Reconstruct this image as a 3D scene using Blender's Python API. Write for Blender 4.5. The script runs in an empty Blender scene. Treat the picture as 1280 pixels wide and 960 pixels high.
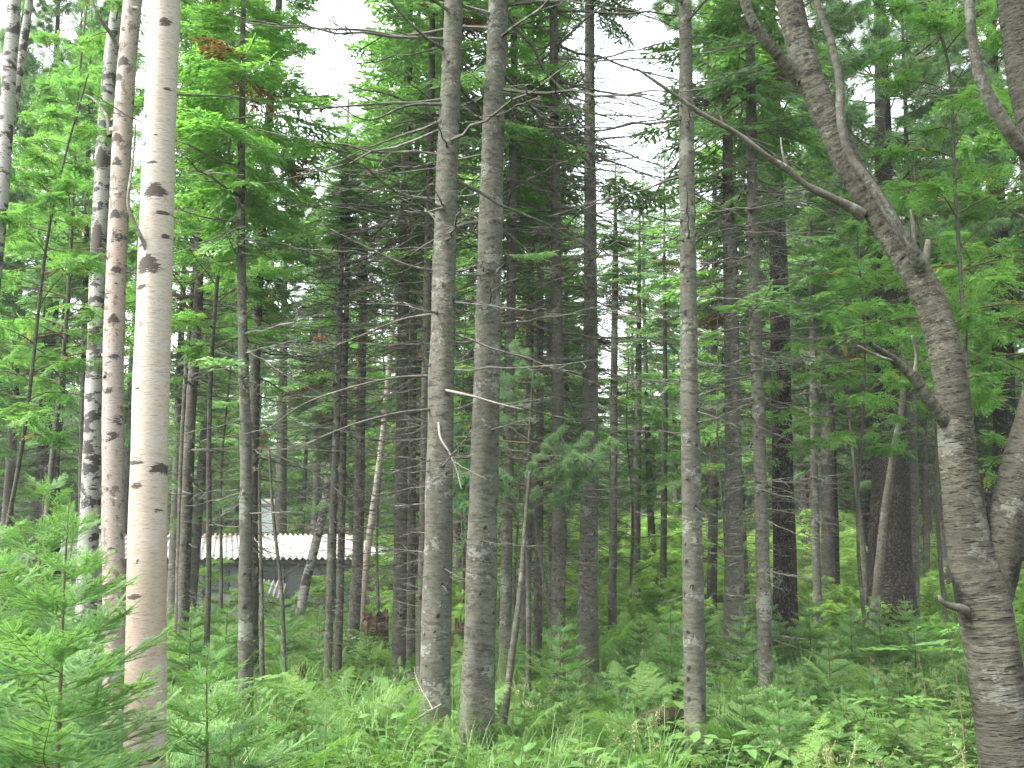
import bpy, math, random
import numpy as np
from mathutils import Vector, Matrix

# ------------------------------------------------------------------ camera, sky, sun, exposure
S = bpy.context.scene
COL = S.collection
CAMZ = 1.65
F = 1256.0
PITCH = math.atan(210.0 / F)
cam_d = bpy.data.cameras.new('camera')
cam = bpy.data.objects.new('camera', cam_d)
COL.objects.link(cam)
cam_d.sensor_width = 36.0
cam_d.lens = 36.0 * F / 1280.0
cam_d.clip_end = 3000.0
cam.location = (0, 0, CAMZ)
cam.rotation_euler = (math.pi / 2 + PITCH, 0, 0)
S.camera = cam

SUN_EL, SUN_AZ = math.radians(55), math.radians(248)      # azimuth clockwise from +Y
world = bpy.data.worlds.new('World')
S.world = world
world.use_nodes = True
wt = world.node_tree
for n in list(wt.nodes):
    wt.nodes.remove(n)
sky = wt.nodes.new('ShaderNodeTexSky')
sky.sky_type = 'NISHITA'
sky.sun_disc = False
sky.sun_elevation = SUN_EL
sky.sun_rotation = SUN_AZ
sky.air_density = 1.0
sky.dust_density = 4.0
hs = wt.nodes.new('ShaderNodeHueSaturation')
hs.inputs['Saturation'].default_value = 0.22
bg = wt.nodes.new('ShaderNodeBackground')
bg.inputs['Strength'].default_value = 0.15
wo = wt.nodes.new('ShaderNodeOutputWorld')
wt.links.new(sky.outputs[0], hs.inputs['Color'])
wt.links.new(hs.outputs[0], bg.inputs['Color'])
wt.links.new(bg.outputs[0], wo.inputs['Surface'])

sun_d = bpy.data.lights.new('sun', 'SUN')
sun_d.energy = 1.5
sun_d.angle = math.radians(25)
sun_d.color = (1.0, 0.97, 0.92)
sun = bpy.data.objects.new('sun', sun_d)
COL.objects.link(sun)
sdir = Vector((math.sin(SUN_AZ) * math.cos(SUN_EL), math.cos(SUN_AZ) * math.cos(SUN_EL), math.sin(SUN_EL)))
sun.rotation_euler = sdir.to_track_quat('Z', 'Y').to_euler()
sun.location = (0, -20, 40)

S.view_settings.view_transform = 'Standard'
S.view_settings.look = 'None'
S.view_settings.gamma = 1.0
S.view_settings.use_curve_mapping = False
S.view_settings.exposure = 2.78
S.cycles.use_denoising = True
S.cycles.max_bounces = 10
S.cycles.diffuse_bounces = 7
S.cycles.glossy_bounces = 2
S.cycles.transmission_bounces = 8
S.cycles.transparent_max_bounces = 4
S.cycles.sample_clamp_indirect = 8.0
S.cycles.caustics_reflective = False
S.cycles.caustics_refractive = False

CP, SP = math.cos(PITCH), math.sin(PITCH)


def ray(u, v):
    a = (u - 640.0) / F
    b = (480.0 - v) / F
    return np.array([a, CP - b * SP, SP + b * CP])


def at(u, v, Y):
    """point seen at pixel (u, v) of the photograph on the plane y = Y"""
    d = ray(u, v)
    t = Y / d[1]
    return np.array([0, 0, CAMZ]) + d * t


# ------------------------------------------------------------------ terrain height
def sm(a, b, x):
    t = np.clip((x - a) / (b - a), 0, 1)
    return t * t * (3 - 2 * t)


def gz(x, y):
    x = np.asarray(x, float); y = np.asarray(y, float)
    z = 0.07 * np.sin(x * 0.9 + 1.3) * np.sin(y * 0.7) + 0.05 * np.sin(x * 2.1 + y * 1.3) + 0.1 * np.sin(x * 0.21 + 0.4) * np.sin(y * 0.17 + 1)
    z = z * sm(1.0, 6.0, np.hypot(x, y))
    z = z - 0.55 * sm(20, 28, y) * sm(1.0, -4.0, x)
    return z


# ------------------------------------------------------------------ mesh building
class G:
    """vertices, quads, a tint and a bark coordinate per vertex, a material slot per face"""

    def __init__(s):
        s.v, s.f, s.t, s.m, s.b, s.k, s.n = [], [], [], [], [], [], 0

    def add(s, v, f, t=0.5, m=0, b=None, k=0.0):
        v = np.asarray(v, np.float32).reshape(-1, 3)
        f = np.asarray(f, np.int32).reshape(-1, 4)
        s.v.append(v); s.f.append(f + s.n)
        s.t.append(np.broadcast_to(np.asarray(t, np.float32), (len(v),)).copy())
        s.k.append(np.broadcast_to(np.asarray(k, np.float32), (len(v),)).copy())
        s.m.append(np.broadcast_to(np.asarray(m, np.int32), (len(f),)).copy())
        s.b.append(v.copy() if b is None else np.asarray(b, np.float32).reshape(-1, 3))
        s.n += len(v)

    def arrays(s):
        return (np.concatenate(s.v), np.concatenate(s.f), np.concatenate(s.t), np.concatenate(s.m), np.concatenate(s.b), np.concatenate(s.k))

    def put(s, proto, mats, tadd=0.0, tset=None):
        """copies of an arrays() tuple under n 4x4 matrices, merged"""
        v, f, t, m, b, k = proto
        mats = np.asarray(mats, np.float32).reshape(-1, 4, 4)
        n, nv = len(mats), len(v)
        V = np.einsum('nij,vj->nvi', mats[:, :3, :3], v) + mats[:, None, :3, 3]
        Fq = f[None] + (np.arange(n) * nv)[:, None, None]
        T = t[None] + np.asarray(tadd, np.float32).reshape(-1, 1) * np.ones((n, 1), np.float32)
        T = np.clip(T, 0, 1)
        if tset is not None:
            tset = np.asarray(tset, np.float32)
            T = np.where((tset > 0)[:, None], tset[:, None] + 0 * T, T)
        s.add(V.reshape(-1, 3), Fq.reshape(-1, 4), T.reshape(-1), np.tile(m, n), np.tile(b, (n, 1)), np.tile(k, n))

    def mesh(s, name, mats, smooth=False):
        v, f, t, m, b, k = s.arrays()
        me = bpy.data.meshes.new(name)
        me.vertices.add(len(v)); me.vertices.foreach_set('co', v.ravel())
        me.loops.add(len(f) * 4); me.loops.foreach_set('vertex_index', f.ravel().astype(np.int32))
        me.polygons.add(len(f))
        me.polygons.foreach_set('loop_start', np.arange(len(f), dtype=np.int32) * 4)
        me.polygons.foreach_set('material_index', m.astype(np.int32))
        me.polygons.foreach_set('use_smooth', np.full(len(f), smooth, dtype=bool))
        a = me.attributes.new('tint', 'FLOAT', 'POINT'); a.data.foreach_set('value', t.astype(np.float32))
        a = me.attributes.new('bark', 'FLOAT_VECTOR', 'POINT'); a.data.foreach_set('vector', b.astype(np.float32).ravel())
        if k.any():
            a = me.attributes.new('mark', 'FLOAT', 'POINT'); a.data.foreach_set('value', k.astype(np.float32))
        for x in mats:
            me.materials.append(x)
        me.update()
        me.validate()
        return me


def link(name, me, parent=None, loc=(0, 0, 0), rot=(0, 0, 0), scl=(1, 1, 1)):
    o = bpy.data.objects.new(name, me)
    COL.objects.link(o)
    o.parent = parent
    o.location = loc; o.rotation_euler = rot; o.scale = scl
    return o


def tag(o, label=None, cat=None, group=None, kind=None):
    if label: o['label'] = label
    if cat: o['category'] = cat
    if group: o['group'] = group
    if kind: o['kind'] = kind
    return o


def thing(name, label, cat, loc, group=None, rz=0.0):
    o = bpy.data.objects.new(name, None)
    o.empty_display_size = 0.2
    COL.objects.link(o)
    o.location = loc; o.rotation_euler = (0, 0, rz)
    return tag(o, label, cat, group)


def mats4(pos, az, el, roll, scl):
    """local x runs along the branch: azimuth az, elevation el, roll about it"""
    pos = np.asarray(pos, float).reshape(-1, 3)
    n = len(pos)
    az, el, roll = [np.broadcast_to(np.asarray(q, float), (n,)) for q in (az, el, roll)]
    scl = np.asarray(scl, float)
    scl = np.broadcast_to(scl[:, None] if scl.ndim == 1 else scl, (n, 3)) if scl.ndim else np.full((n, 3), float(scl))
    ca, sa, ce, se, cr, sr = np.cos(az), np.sin(az), np.cos(el), np.sin(el), np.cos(roll), np.sin(roll)
    X = np.stack([ca * ce, sa * ce, se], 1)
    Y0 = np.stack([-sa, ca, 0 * ca], 1)
    Z0 = np.cross(X, Y0)
    Yv = Y0 * cr[:, None] + Z0 * sr[:, None]
    Zv = np.cross(X, Yv)
    M = np.zeros((n, 4, 4))
    M[:, :3, 0] = X * scl[:, :1]; M[:, :3, 1] = Yv * scl[:, 1:2]; M[:, :3, 2] = Zv * scl[:, 2:3]
    M[:, :3, 3] = pos; M[:, 3, 3] = 1
    return M


def catmull(P, n):
    P = np.asarray(P, float)
    if len(P) == 2:
        t = np.linspace(0, 1, n)[:, None]
        return P[0] * (1 - t) + P[1] * t
    Q = np.vstack([2 * P[0] - P[1], P, 2 * P[-1] - P[-2]])
    L = np.r_[0, np.cumsum(np.linalg.norm(np.diff(P[:, :3], axis=0), axis=1))]
    s = np.linspace(0, L[-1], n)
    i = np.clip(np.searchsorted(L, s, side='right') - 1, 0, len(P) - 2)
    t = ((s - L[i]) / np.maximum(L[i + 1] - L[i], 1e-9))[:, None]
    a, b, c, d = Q[i], Q[i + 1], Q[i + 2], Q[i + 3]
    return 0.5 * ((2 * b) + (c - a) * t + (2 * a - 5 * b + 4 * c - d) * t ** 2 + (3 * b - a - 3 * c + d) * t ** 3)


def tube(g, P, R, k=6, t=0.5, m=0, noise=0.0, seed=0, mark=None, caps=True):
    """swept tube through P with radii R; carries an unrolled bark coordinate"""
    P = np.asarray(P, float); n = len(P)
    R = np.broadcast_to(np.asarray(R, float), (n,)).copy()
    T = np.gradient(P, axis=0); T /= np.maximum(np.linalg.norm(T, axis=1, keepdims=True), 1e-9)
    mean = P[-1] - P[0]
    ref = np.array([1.0, 0, 0]) if abs(mean[2]) > 0.6 * np.linalg.norm(mean) else np.array([0, 0, 1.0])
    A = np.cross(ref, T); A /= np.maximum(np.linalg.norm(A, axis=1, keepdims=True), 1e-9)
    B = np.cross(T, A)
    ang = np.arange(k) * 2 * math.pi / k
    L = np.r_[0, np.cumsum(np.linalg.norm(np.diff(P, axis=0), axis=1))]
    rr = np.repeat(R[:, None], k, 1)
    if noise:
        rng = np.random.default_rng(seed)
        d = np.zeros((n, k))
        for q in range(10):
            fa = rng.integers(1, 5); fl = rng.uniform(0.5, 6.0) / max(R.max(), .02) * 0.2
            d += np.sin(fa * ang[None] + rng.uniform(0, 6.3)) * np.sin(fl * L[:, None] + rng.uniform(0, 6.3) + rng.uniform(-2, 2) * np.sin(ang)[None])
        rr = rr * (1 + noise * d / 3)
    if mark is not None:
        rr = rr + mark[1]
    V = P[:, None] + rr[:, :, None] * (A[:, None] * np.cos(ang)[None, :, None] + B[:, None] * np.sin(ang)[None, :, None])
    r0 = max(float(np.median(R)), 1e-3)
    bk = np.stack([np.repeat(np.cos(ang)[None] * r0, n, 0), np.repeat(np.sin(ang)[None] * r0, n, 0), np.repeat(L[:, None], k, 1)], 2)
    i = np.arange(n - 1)[:, None] * k; j = np.arange(k)[None]; j2 = (j + 1) % k
    Fq = np.stack([i + j, i + j2, i + k + j2, i + k + j], 2).reshape(-1, 4)
    V = V.reshape(-1, 3); bk = bk.reshape(-1, 3)
    mk = 0.0 if mark is None else mark[0].reshape(-1)
    if caps and k == 6 or (caps and k == 8):
        h = (n - 1) * k
        if k == 6:
            Fq = np.vstack([Fq, [[h, h + 1, h + 2, h + 3], [h, h + 3, h + 4, h + 5]]])
        else:
            Fq = np.vstack([Fq, [[h, h + 1, h + 2, h + 3], [h, h + 3, h + 4, h + 7], [h + 4, h + 5, h + 6, h + 7]]])
    g.add(V, Fq, t, m, bk, mk)
    return P, T, L


# ------------------------------------------------------------------ materials
class NT:
    def __init__(s, name):
        s.mat = bpy.data.materials.new(name); s.mat.use_nodes = True
        s.t = s.mat.node_tree
        for n in list(s.t.nodes): s.t.nodes.remove(n)

    def n(s, ty, ins=None, **props):
        x = s.t.nodes.new(ty)
        for k_, v_ in props.items(): setattr(x, k_, v_)
        for k_, v_ in (ins or {}).items():
            if isinstance(v_, bpy.types.NodeSocket): s.t.links.new(v_, x.inputs[k_])
            else: x.inputs[k_].default_value = v_
        return x

    def attr(s, name, out='Fac'): return s.n('ShaderNodeAttribute', attribute_name=name).outputs[out]

    def noise(s, vec, scale, detail=4, rough=0.6, sc3=None):
        if sc3: vec = s.n('ShaderNodeVectorMath', {0: vec, 1: sc3}, operation='MULTIPLY').outputs[0]
        return s.n('ShaderNodeTexNoise', {'Vector': vec, 'Scale': scale, 'Detail': detail, 'Roughness': rough}).outputs['Fac']

    def step(s, x, a, b, lo=0.0, hi=1.0):
        return s.n('ShaderNodeMapRange', {'Value': x, 'From Min': a, 'From Max': b, 'To Min': lo, 'To Max': hi}, interpolation_type='SMOOTHSTEP').outputs['Result']

    def mix(s, fac, a, b, blend='MIX'):
        x = s.t.nodes.new('ShaderNodeMix'); x.data_type = 'RGBA'; x.blend_type = blend
        for k_, v_ in ((0, fac), (6, a), (7, b)):
            if isinstance(v_, bpy.types.NodeSocket): s.t.links.new(v_, x.inputs[k_])
            else: x.inputs[k_].default_value = (*v_, 1) if isinstance(v_, tuple) and len(v_) == 3 else v_
        return x.outputs[2]

    def math(s, op, a, b=0.0, c=0.0):
        return s.n('ShaderNodeMath', {0: a, 1: b, 2: c}, operation=op).outputs[0]

    def out(s, sh):
        o = s.t.nodes.new('ShaderNodeOutputMaterial'); s.t.links.new(sh, o.inputs['Surface']); return s.mat

    def bump(s, h, strength=0.5, dist=0.02):
        return s.n('ShaderNodeBump', {'Height': h, 'Strength': strength, 'Distance': dist}).outputs[0]

    def princ(s, col, rough=0.9, normal=None, spec=0.25):
        d = {'Base Color': col if isinstance(col, bpy.types.NodeSocket) else (*col, 1), 'Roughness': rough, 'Specular IOR Level': spec}
        if normal is not None: d['Normal'] = normal
        return s.n('ShaderNodeBsdfPrincipled', d).outputs[0]


SATD = 0.08


def leaf_mat(name, dark, light, rust=(0.14, 0.062, 0.03), trans=0.35, rough=0.5, spec=0.25, yellow=1.0):
    m = NT(name)
    ds = lambda c: tuple(q * (1 - SATD) + SATD * (.3 * c[0] + .6 * c[1] + .1 * c[2]) for q in c)
    dark, light, rust = ds(dark), ds(light), ds(rust)
    t = m.attr('tint')
    rnd = m.n('ShaderNodeObjectInfo').outputs['Random']
    f = m.math('MULTIPLY_ADD', rnd, 0.35, m.math('MULTIPLY', t, 0.75))
    col = m.mix(f, dark, light)
    nb = m.noise(m.n('ShaderNodeTexCoord').outputs['Object'], 1.7, 2)
    col = m.mix(m.step(nb, 0.3, 0.7, 0.0, 0.45), col, tuple(c * q for c, q in zip(light, (1.0, 0.85, 0.6))))
    col = m.mix(m.math('GREATER_THAN', t, 1.5), col, rust)
    p = m.princ(col, rough, spec=spec)
    tc = m.mix(1.0, col, (1.1 * yellow, 1.28, 0.7), 'MULTIPLY')
    tr = m.n('ShaderNodeBsdfTranslucent', {'Color': tc}).outputs[0]
    return m.out(m.n('ShaderNodeMixShader', {0: trans, 1: p, 2: tr}).outputs[0])


ALB = 0.5


def bark_mat(name, base, dark, light, hscale=(13, 13, 30), lich=0.35, lichen=(0.42, 0.44, 0.38), moss=None, moss_top=1.0, bump=0.5, crack=None, dash=0.0, patch=0.45):
    m = NT(name)
    dark, base, light, lichen = [tuple(q * ALB for q in w) for w in (dark, base, light, lichen)]
    c = m.attr('bark', 'Vector')
    ob = m.n('ShaderNodeObjectInfo').outputs['Random']
    off = m.n('ShaderNodeCombineXYZ', {0: m.math('MULTIPLY', ob, 31.0), 1: m.math('MULTIPLY', ob, 17.0), 2: m.math('MULTIPLY', ob, 53.0)}).outputs[0]
    v = m.n('ShaderNodeVectorMath', {0: c, 1: off}, operation='ADD').outputs[0]
    n1 = m.noise(v, 1.0, 6, 0.65, hscale)
    n2 = m.noise(v, 45.0, 5, 0.75)
    n3 = m.noise(v, 5.0, 5, 0.65)
    n4 = m.noise(v, 1.1, 4, 0.55)
    col = m.mix(m.step(n1, 0.32, 0.6), dark, base)
    col = m.mix(m.step(n2, 0.42, 0.72, 0, 0.65), col, light)
    col = m.mix(m.step(n4, 0.42, 0.62, 0, patch), col, tuple(q * 0.5 for q in base))
    lp = m.math('ADD', n3, m.math('MULTIPLY', m.math('SUBTRACT', n2, 0.5), 0.45))
    col = m.mix(m.step(lp, 0.57, 0.63, 0, lich), col, lichen)
    h = m.math('ADD', m.math('MULTIPLY', n1, 1.0), m.math('MULTIPLY', n2, 0.6))
    if dash:
        d = m.noise(v, 1.0, 3, 0.6, (22, 22, 150))
        ds = m.step(d, 0.60, 0.67, 0, dash)
        col = m.mix(ds, col, tuple(q * 0.6 for q in dark))
        h = m.math('SUBTRACT', h, m.math('MULTIPLY', ds, 0.6))
    if crack:
        vo = m.n('ShaderNodeTexVoronoi', {'Vector': m.n('ShaderNodeVectorMath', {0: m.n('ShaderNodeVectorMath', {0: v, 1: m.n('ShaderNodeVectorMath', {0: m.n('ShaderNodeTexNoise', {'Vector': v, 'Scale': 9.0}).outputs['Color'], 1: (0.09, 0.09, 0.3)}, operation='MULTIPLY').outputs[0]}, operation='ADD').outputs[0], 1: crack}, operation='MULTIPLY').outputs[0], 'Scale': 1.0}, feature='DISTANCE_TO_EDGE').outputs['Distance']
        ck = m.step(m.math('ADD', vo, m.math('MULTIPLY', m.math('SUBTRACT', n2, 0.5), 0.2)), 0.0, 0.22)
        col = m.mix(ck, tuple(q * 0.55 for q in dark), col)
        h = m.math('ADD', h, m.math('MULTIPLY', ck, 1.2))
    mk = m.attr('mark')
    mk = m.step(m.math('ADD', mk, m.math('MULTIPLY', m.math('SUBTRACT', n2, 0.5), 0.9)), 0.3, 0.55, 0, 0.92)
    col = m.mix(mk, col, tuple(q * 0.35 for q in dark))
    if moss:
        z = m.n('ShaderNodeSeparateXYZ', {0: c}).outputs[2]
        mm = m.math('MULTIPLY', m.step(z, moss_top, 0.05), m.step(m.math('ADD', n3, m.math('MULTIPLY', n2, 0.3)), 0.52, 0.75))
        col = m.mix(mm, col, moss)
    return m.out(m.princ(col, 0.92, m.bump(h, bump, 0.015), 0.15))


def birch_mat(name, white, tan, tan_h, marks=0.5, black=0.0, pink=0.0):
    m = NT(name)
    white, tan = [tuple(q * 0.33 for q in w) for w in (white, tan)]
    c = m.attr('bark', 'Vector')
    z = m.n('ShaderNodeSeparateXYZ', {0: c}).outputs[2]
    fine = m.noise(c, 60.0, 4, 0.7)
    band = m.noise(c, 1.0, 5, 0.6, (5, 5, 34))
    band2 = m.noise(c, 1.0, 4, 0.65, (16, 16, 130))
    big = m.noise(c, 1.0, 4, 0.55, (4, 4, 2.2))
    col = m.mix(m.step(band, 0.4, 0.7, 0, 0.6), white, tuple(q * p for q, p in zip(white, (0.93, 0.87, 0.78))))
    tf = m.math('MULTIPLY', m.step(z, tan_h + 1.6, tan_h - 0.6, 0, 1), m.step(m.math('ADD', m.math('MULTIPLY', big, 0.7), m.math('MULTIPLY', band, 0.3)), 0.36, 0.56))
    col = m.mix(tf, col, tan)
    if pink:
        col = m.mix(m.step(big, 0.42, 0.58, 0, pink), col, (0.30, 0.21, 0.165))
        col = m.mix(m.step(m.noise(c, 1.0, 4, 0.6, (14, 14, 9)), 0.56, 0.62, 0, 0.85), col, (0.10, 0.075, 0.06))
    col = m.mix(m.step(band2, 0.61, 0.66, 0, marks), col, (0.13, 0.10, 0.075))
    col = m.mix(m.step(m.noise(c, 1.0, 4, 0.6, (30, 30, 210)), 0.50, 0.62, 0, 0.5), col, tuple(q * 0.6 for q in tan))
    if black:
        bk = m.noise(c, 1.0, 5, 0.65, (5, 5, 7))
        col = m.mix(m.step(m.math('ADD', bk, m.math('MULTIPLY', band2, 0.25)), 0.78 - black, 0.82 - black), col, (0.035, 0.032, 0.03))
    mk = m.math('ADD', m.attr('mark'), m.math('ADD', m.math('MULTIPLY', m.math('SUBTRACT', fine, 0.5), 0.7), m.math('MULTIPLY', m.math('SUBTRACT', band2, 0.5), 1.1)))
    mk = m.step(mk, 0.42, 0.60)
    col = m.mix(mk, col, m.mix(fine, (0.012, 0.010, 0.008), (0.06, 0.048, 0.036)))
    h = m.math('ADD', m.math('MULTIPLY', band2, 0.8), m.math('ADD', m.math('MULTIPLY', fine, 0.35), m.math('MULTIPLY', mk, 0.9)))
    return m.out(m.princ(col, 0.75, m.bump(h, 0.35, 0.008), 0.3))


M = {}
M['fir_bark'] = bark_mat('grey_fir_bark', (0.168, 0.168, 0.130), (0.060, 0.058, 0.044), (0.26, 0.26, 0.215), dash=0.8, lich=0.45, moss=(0.10, 0.13, 0.045), moss_top=0.9)
M['dark_bark'] = bark_mat('dark_bark', (0.140, 0.135, 0.105), (0.047, 0.044, 0.033), (0.23, 0.225, 0.185), dash=0.7, lich=0.5, lichen=(0.27, 0.28, 0.25))
M['pine_bark'] = bark_mat('furrowed_pine_bark', (0.092, 0.082, 0.066), (0.036, 0.031, 0.025), (0.16, 0.148, 0.125), hscale=(24, 24, 6), lich=0.12, crack=(38, 38, 9), bump=0.9)
M['fork_bark'] = bark_mat('banded_brown_bark', (0.135, 0.130, 0.096), (0.028, 0.027, 0.019), (0.25, 0.246, 0.195), hscale=(10, 10, 32), lich=0.45, dash=0.9, patch=0.75, lichen=(0.27, 0.285, 0.24), bump=1.4)
M['dead_wood'] = bark_mat('dead_branch_wood', (0.20, 0.185, 0.155), (0.08, 0.07, 0.056), (0.34, 0.33, 0.29), hscale=(40, 40, 8), lich=0.6)
M['pale_wood'] = bark_mat('bleached_branch_wood', (0.42, 0.38, 0.33), (0.2, 0.17, 0.14), (0.55, 0.52, 0.47), hscale=(40, 40, 8), lich=0.3)
M['stump_wood'] = bark_mat('rotten_stump_wood', (0.17, 0.095, 0.055), (0.05, 0.03, 0.02), (0.26, 0.17, 0.11), hscale=(30, 30, 3), moss=(0.08, 0.12, 0.03), moss_top=0.15, bump=1.0)
M['log_wood'] = bark_mat('mossy_log_wood', (0.09, 0.07, 0.05), (0.022, 0.017, 0.012), (0.17, 0.14, 0.11), hscale=(30, 30, 4), lich=0.3, moss=(0.05, 0.055, 0.02), moss_top=9, bump=1.0)
M['twig'] = bark_mat('green_brown_twig', (0.20, 0.17, 0.09), (0.12, 0.095, 0.05), (0.28, 0.23, 0.15), hscale=(60, 60, 30), lich=0.1)
M['birch_white'] = birch_mat('white_birch_bark', (0.82, 0.75, 0.64), (0.64, 0.50, 0.37), 1.4, 0.95)
M['birch_black'] = birch_mat('blackened_birch_bark', (0.78, 0.77, 0.73), (0.3, 0.22, 0.16), 0.0, 0.9, black=0.15)
M['birch_pink'] = birch_mat('peeling_pink_birch_bark', (0.74, 0.65, 0.58), (0.45, 0.31, 0.24), 0.6, 0.95, black=0.06, pink=0.42)
M['fir_leaf'] = leaf_mat('fir_needles', (0.075, 0.155, 0.07), (0.165, 0.32, 0.135), trans=0.45)
M['fir_bright'] = leaf_mat('bright_fir_needles', (0.06, 0.16, 0.035), (0.17, 0.37, 0.085), trans=0.45)
M['pine_leaf'] = leaf_mat('blue_green_pine_needles', (0.08, 0.16, 0.085), (0.19, 0.34, 0.17), trans=0.38)
M['sapling_leaf'] = leaf_mat('fresh_sapling_needles', (0.055, 0.145, 0.05), (0.18, 0.37, 0.115), trans=0.4, spec=0.3)
M['broad_leaf'] = leaf_mat('light_green_leaves', (0.045, 0.125, 0.032), (0.15, 0.33, 0.085), trans=0.5, rust=(0.35, 0.28, 0.04))
M['fern_leaf'] = leaf_mat('fern_fronds', (0.04, 0.11, 0.025), (0.14, 0.285, 0.058), trans=0.4, rust=(0.24, 0.12, 0.04))
M['thicket_leaf'] = leaf_mat('sun_tinted_thicket_leaves', (0.14, 0.28, 0.055), (0.30, 0.50, 0.12), trans=0.5, rust=(0.35, 0.28, 0.04))  # lime leaves, with the clearing's brightness put into their colour
M['herb_leaf'] = leaf_mat('pale_herb_leaves', (0.036, 0.092, 0.024), (0.11, 0.23, 0.055), trans=0.35, spec=0.4, rough=0.4)
M['grass_leaf'] = leaf_mat('grass_blades', (0.034, 0.10, 0.023), (0.125, 0.265, 0.054), trans=0.4, spec=0.35, rust=(0.32, 0.29, 0.16))


def ground_mat():
    m = NT('forest_floor_litter')
    c = m.n('ShaderNodeTexCoord').outputs['Object']
    a = m.noise(c, 0.6, 5); b = m.noise(c, 22.0, 5, 0.7)
    col = m.mix(m.step(b, 0.3, 0.7), (0.025, 0.022, 0.012), (0.075, 0.06, 0.035))
    col = m.mix(m.step(a, 0.38, 0.6), col, m.mix(b, (0.025, 0.05, 0.012), (0.06, 0.12, 0.03)))
    return m.out(m.princ(col, 0.95, m.bump(b, 0.8, 0.05), 0.1))


def flat_mat(name, c1, c2, scale=8.0, sc3=(1, 1, 1), rough=0.85, c3=None, s3=1.2, th=(0.5, 0.62), bump=0.2):
    m = NT(name)
    c = m.n('ShaderNodeTexCoord').outputs['Object']
    a = m.noise(c, scale, 5, 0.65, sc3)
    col = m.mix(a, c1, c2)
    if c3:
        b = m.math('ADD', m.noise(c, s3, 5, 0.7), m.math('MULTIPLY', m.attr('mark'), 0.26))
        col = m.mix(m.step(b, *th), col, c3)
    return m.out(m.princ(col, rough, m.bump(a, bump, 0.01), 0.2))


# ------------------------------------------------------------------ foliage prototypes
def rhomb_strip(g, p0, d, up, L, W, step, rng, t0, m=1, droop=0.0):
    """a twig clothed in short needle clumps: overlapping narrow rhombs along p0 + s d"""
    n = max(2, int(L / step))
    s = (np.arange(n) + rng.uniform(0, .6, n)) * (L / n)
    side = np.cross(up, d); side /= np.linalg.norm(side) + 1e-9
    c = p0[None] + s[:, None] * d[None] + up[None] * (-droop * (s / max(L, 1e-3)) ** 2)[:, None] * L
    w = W * (1 - 0.55 * s / L) * rng.uniform(0.7, 1.25, n)
    tilt = rng.normal(0, 0.45, n)
    S_ = side[None] * np.cos(tilt)[:, None] + up[None] * np.sin(tilt)[:, None]
    l = step * rng.uniform(1.2, 2.0, n)
    a = c
    fw = d[None] * l[:, None]
    v = np.stack([a - 0.1 * fw, a + S_ * w[:, None] + 0.55 * fw, a + fw * 1.15, a - S_ * w[:, None] * rng.uniform(.6, 1.1, n)[:, None] + 0.5 * fw], 1)
    f = np.arange(n * 4).reshape(n, 4)
    t = np.repeat(np.clip(t0 + 0.25 * (s / L) + rng.normal(0, 0.12, n), 0, 1), 4)
    g.add(v.reshape(-1, 3), f, t, m)


def fir_spray(seed, L=1.0, gap=0.07, step=0.055, W=0.026, rise=0.12, sub=True, wood=0.007):
    """flat fir branch along +x, length L; slots: 0 wood, 1 needles"""
    rng = np.random.default_rng(seed)
    g = G()
    n = 9
    s = np.linspace(0, 1, n)
    P = np.stack([s * L, 0.05 * L * np.sin(s * 3 + rng.uniform(0, 6)), L * (-0.10 * s + rise * s ** 2)], 1)
    tube(g, P, wood * (1 - 0.75 * s), 4, 0.3, 0)
    nt = int(L / gap)
    up = np.array([0, 0, 1.0])
    for i in range(nt):
        u = 0.14 + 0.84 * i / nt + rng.uniform(-.01, .01)
        p = np.array([np.interp(u, s, P[:, q]) for q in range(3)])
        for sg in (-1, 1):
            if rng.random() < 0.12: continue
            l = L * min(0.46 * (1 - u) ** 0.75 + 0.05, 0.20 + 0.9 * u) * rng.uniform(0.7, 1.15)
            a = sg * math.radians(rng.uniform(42, 62))
            d = np.array([math.cos(a), math.sin(a), rng.normal(-0.08, 0.12)]); d /= np.linalg.norm(d)
            t0 = 0.25 + 0.35 * u + rng.normal(0, 0.06)
            rhomb_strip(g, p, d, up, l, W, step, rng, t0, 1, 0.12)
            if sub and l > 0.16:
                for uu in np.arange(0.25, 0.95, 0.10 / l):
                    for s2 in (-1, 1):
                        l2 = l * 0.42 * (1 - uu) + 0.04
                        a2 = a + s2 * math.radians(rng.uniform(38, 55))
                        d2 = np.array([math.cos(a2), math.sin(a2), rng.normal(-0.08, 0.15)]); d2 /= np.linalg.norm(d2)
                        rhomb_strip(g, p + d * l * uu - up * 0.12 * uu * uu * l, d2, up, l2, W * 0.9, step, rng, t0 + 0.08, 1, 0.1)
    rhomb_strip(g, P[3], (P[-1] - P[3]) / np.linalg.norm(P[-1] - P[3]), up, np.linalg.norm(P[-1] - P[3]) * 1.05, W, step, rng, 0.6, 1, -0.02)
    return g.arrays()


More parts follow.
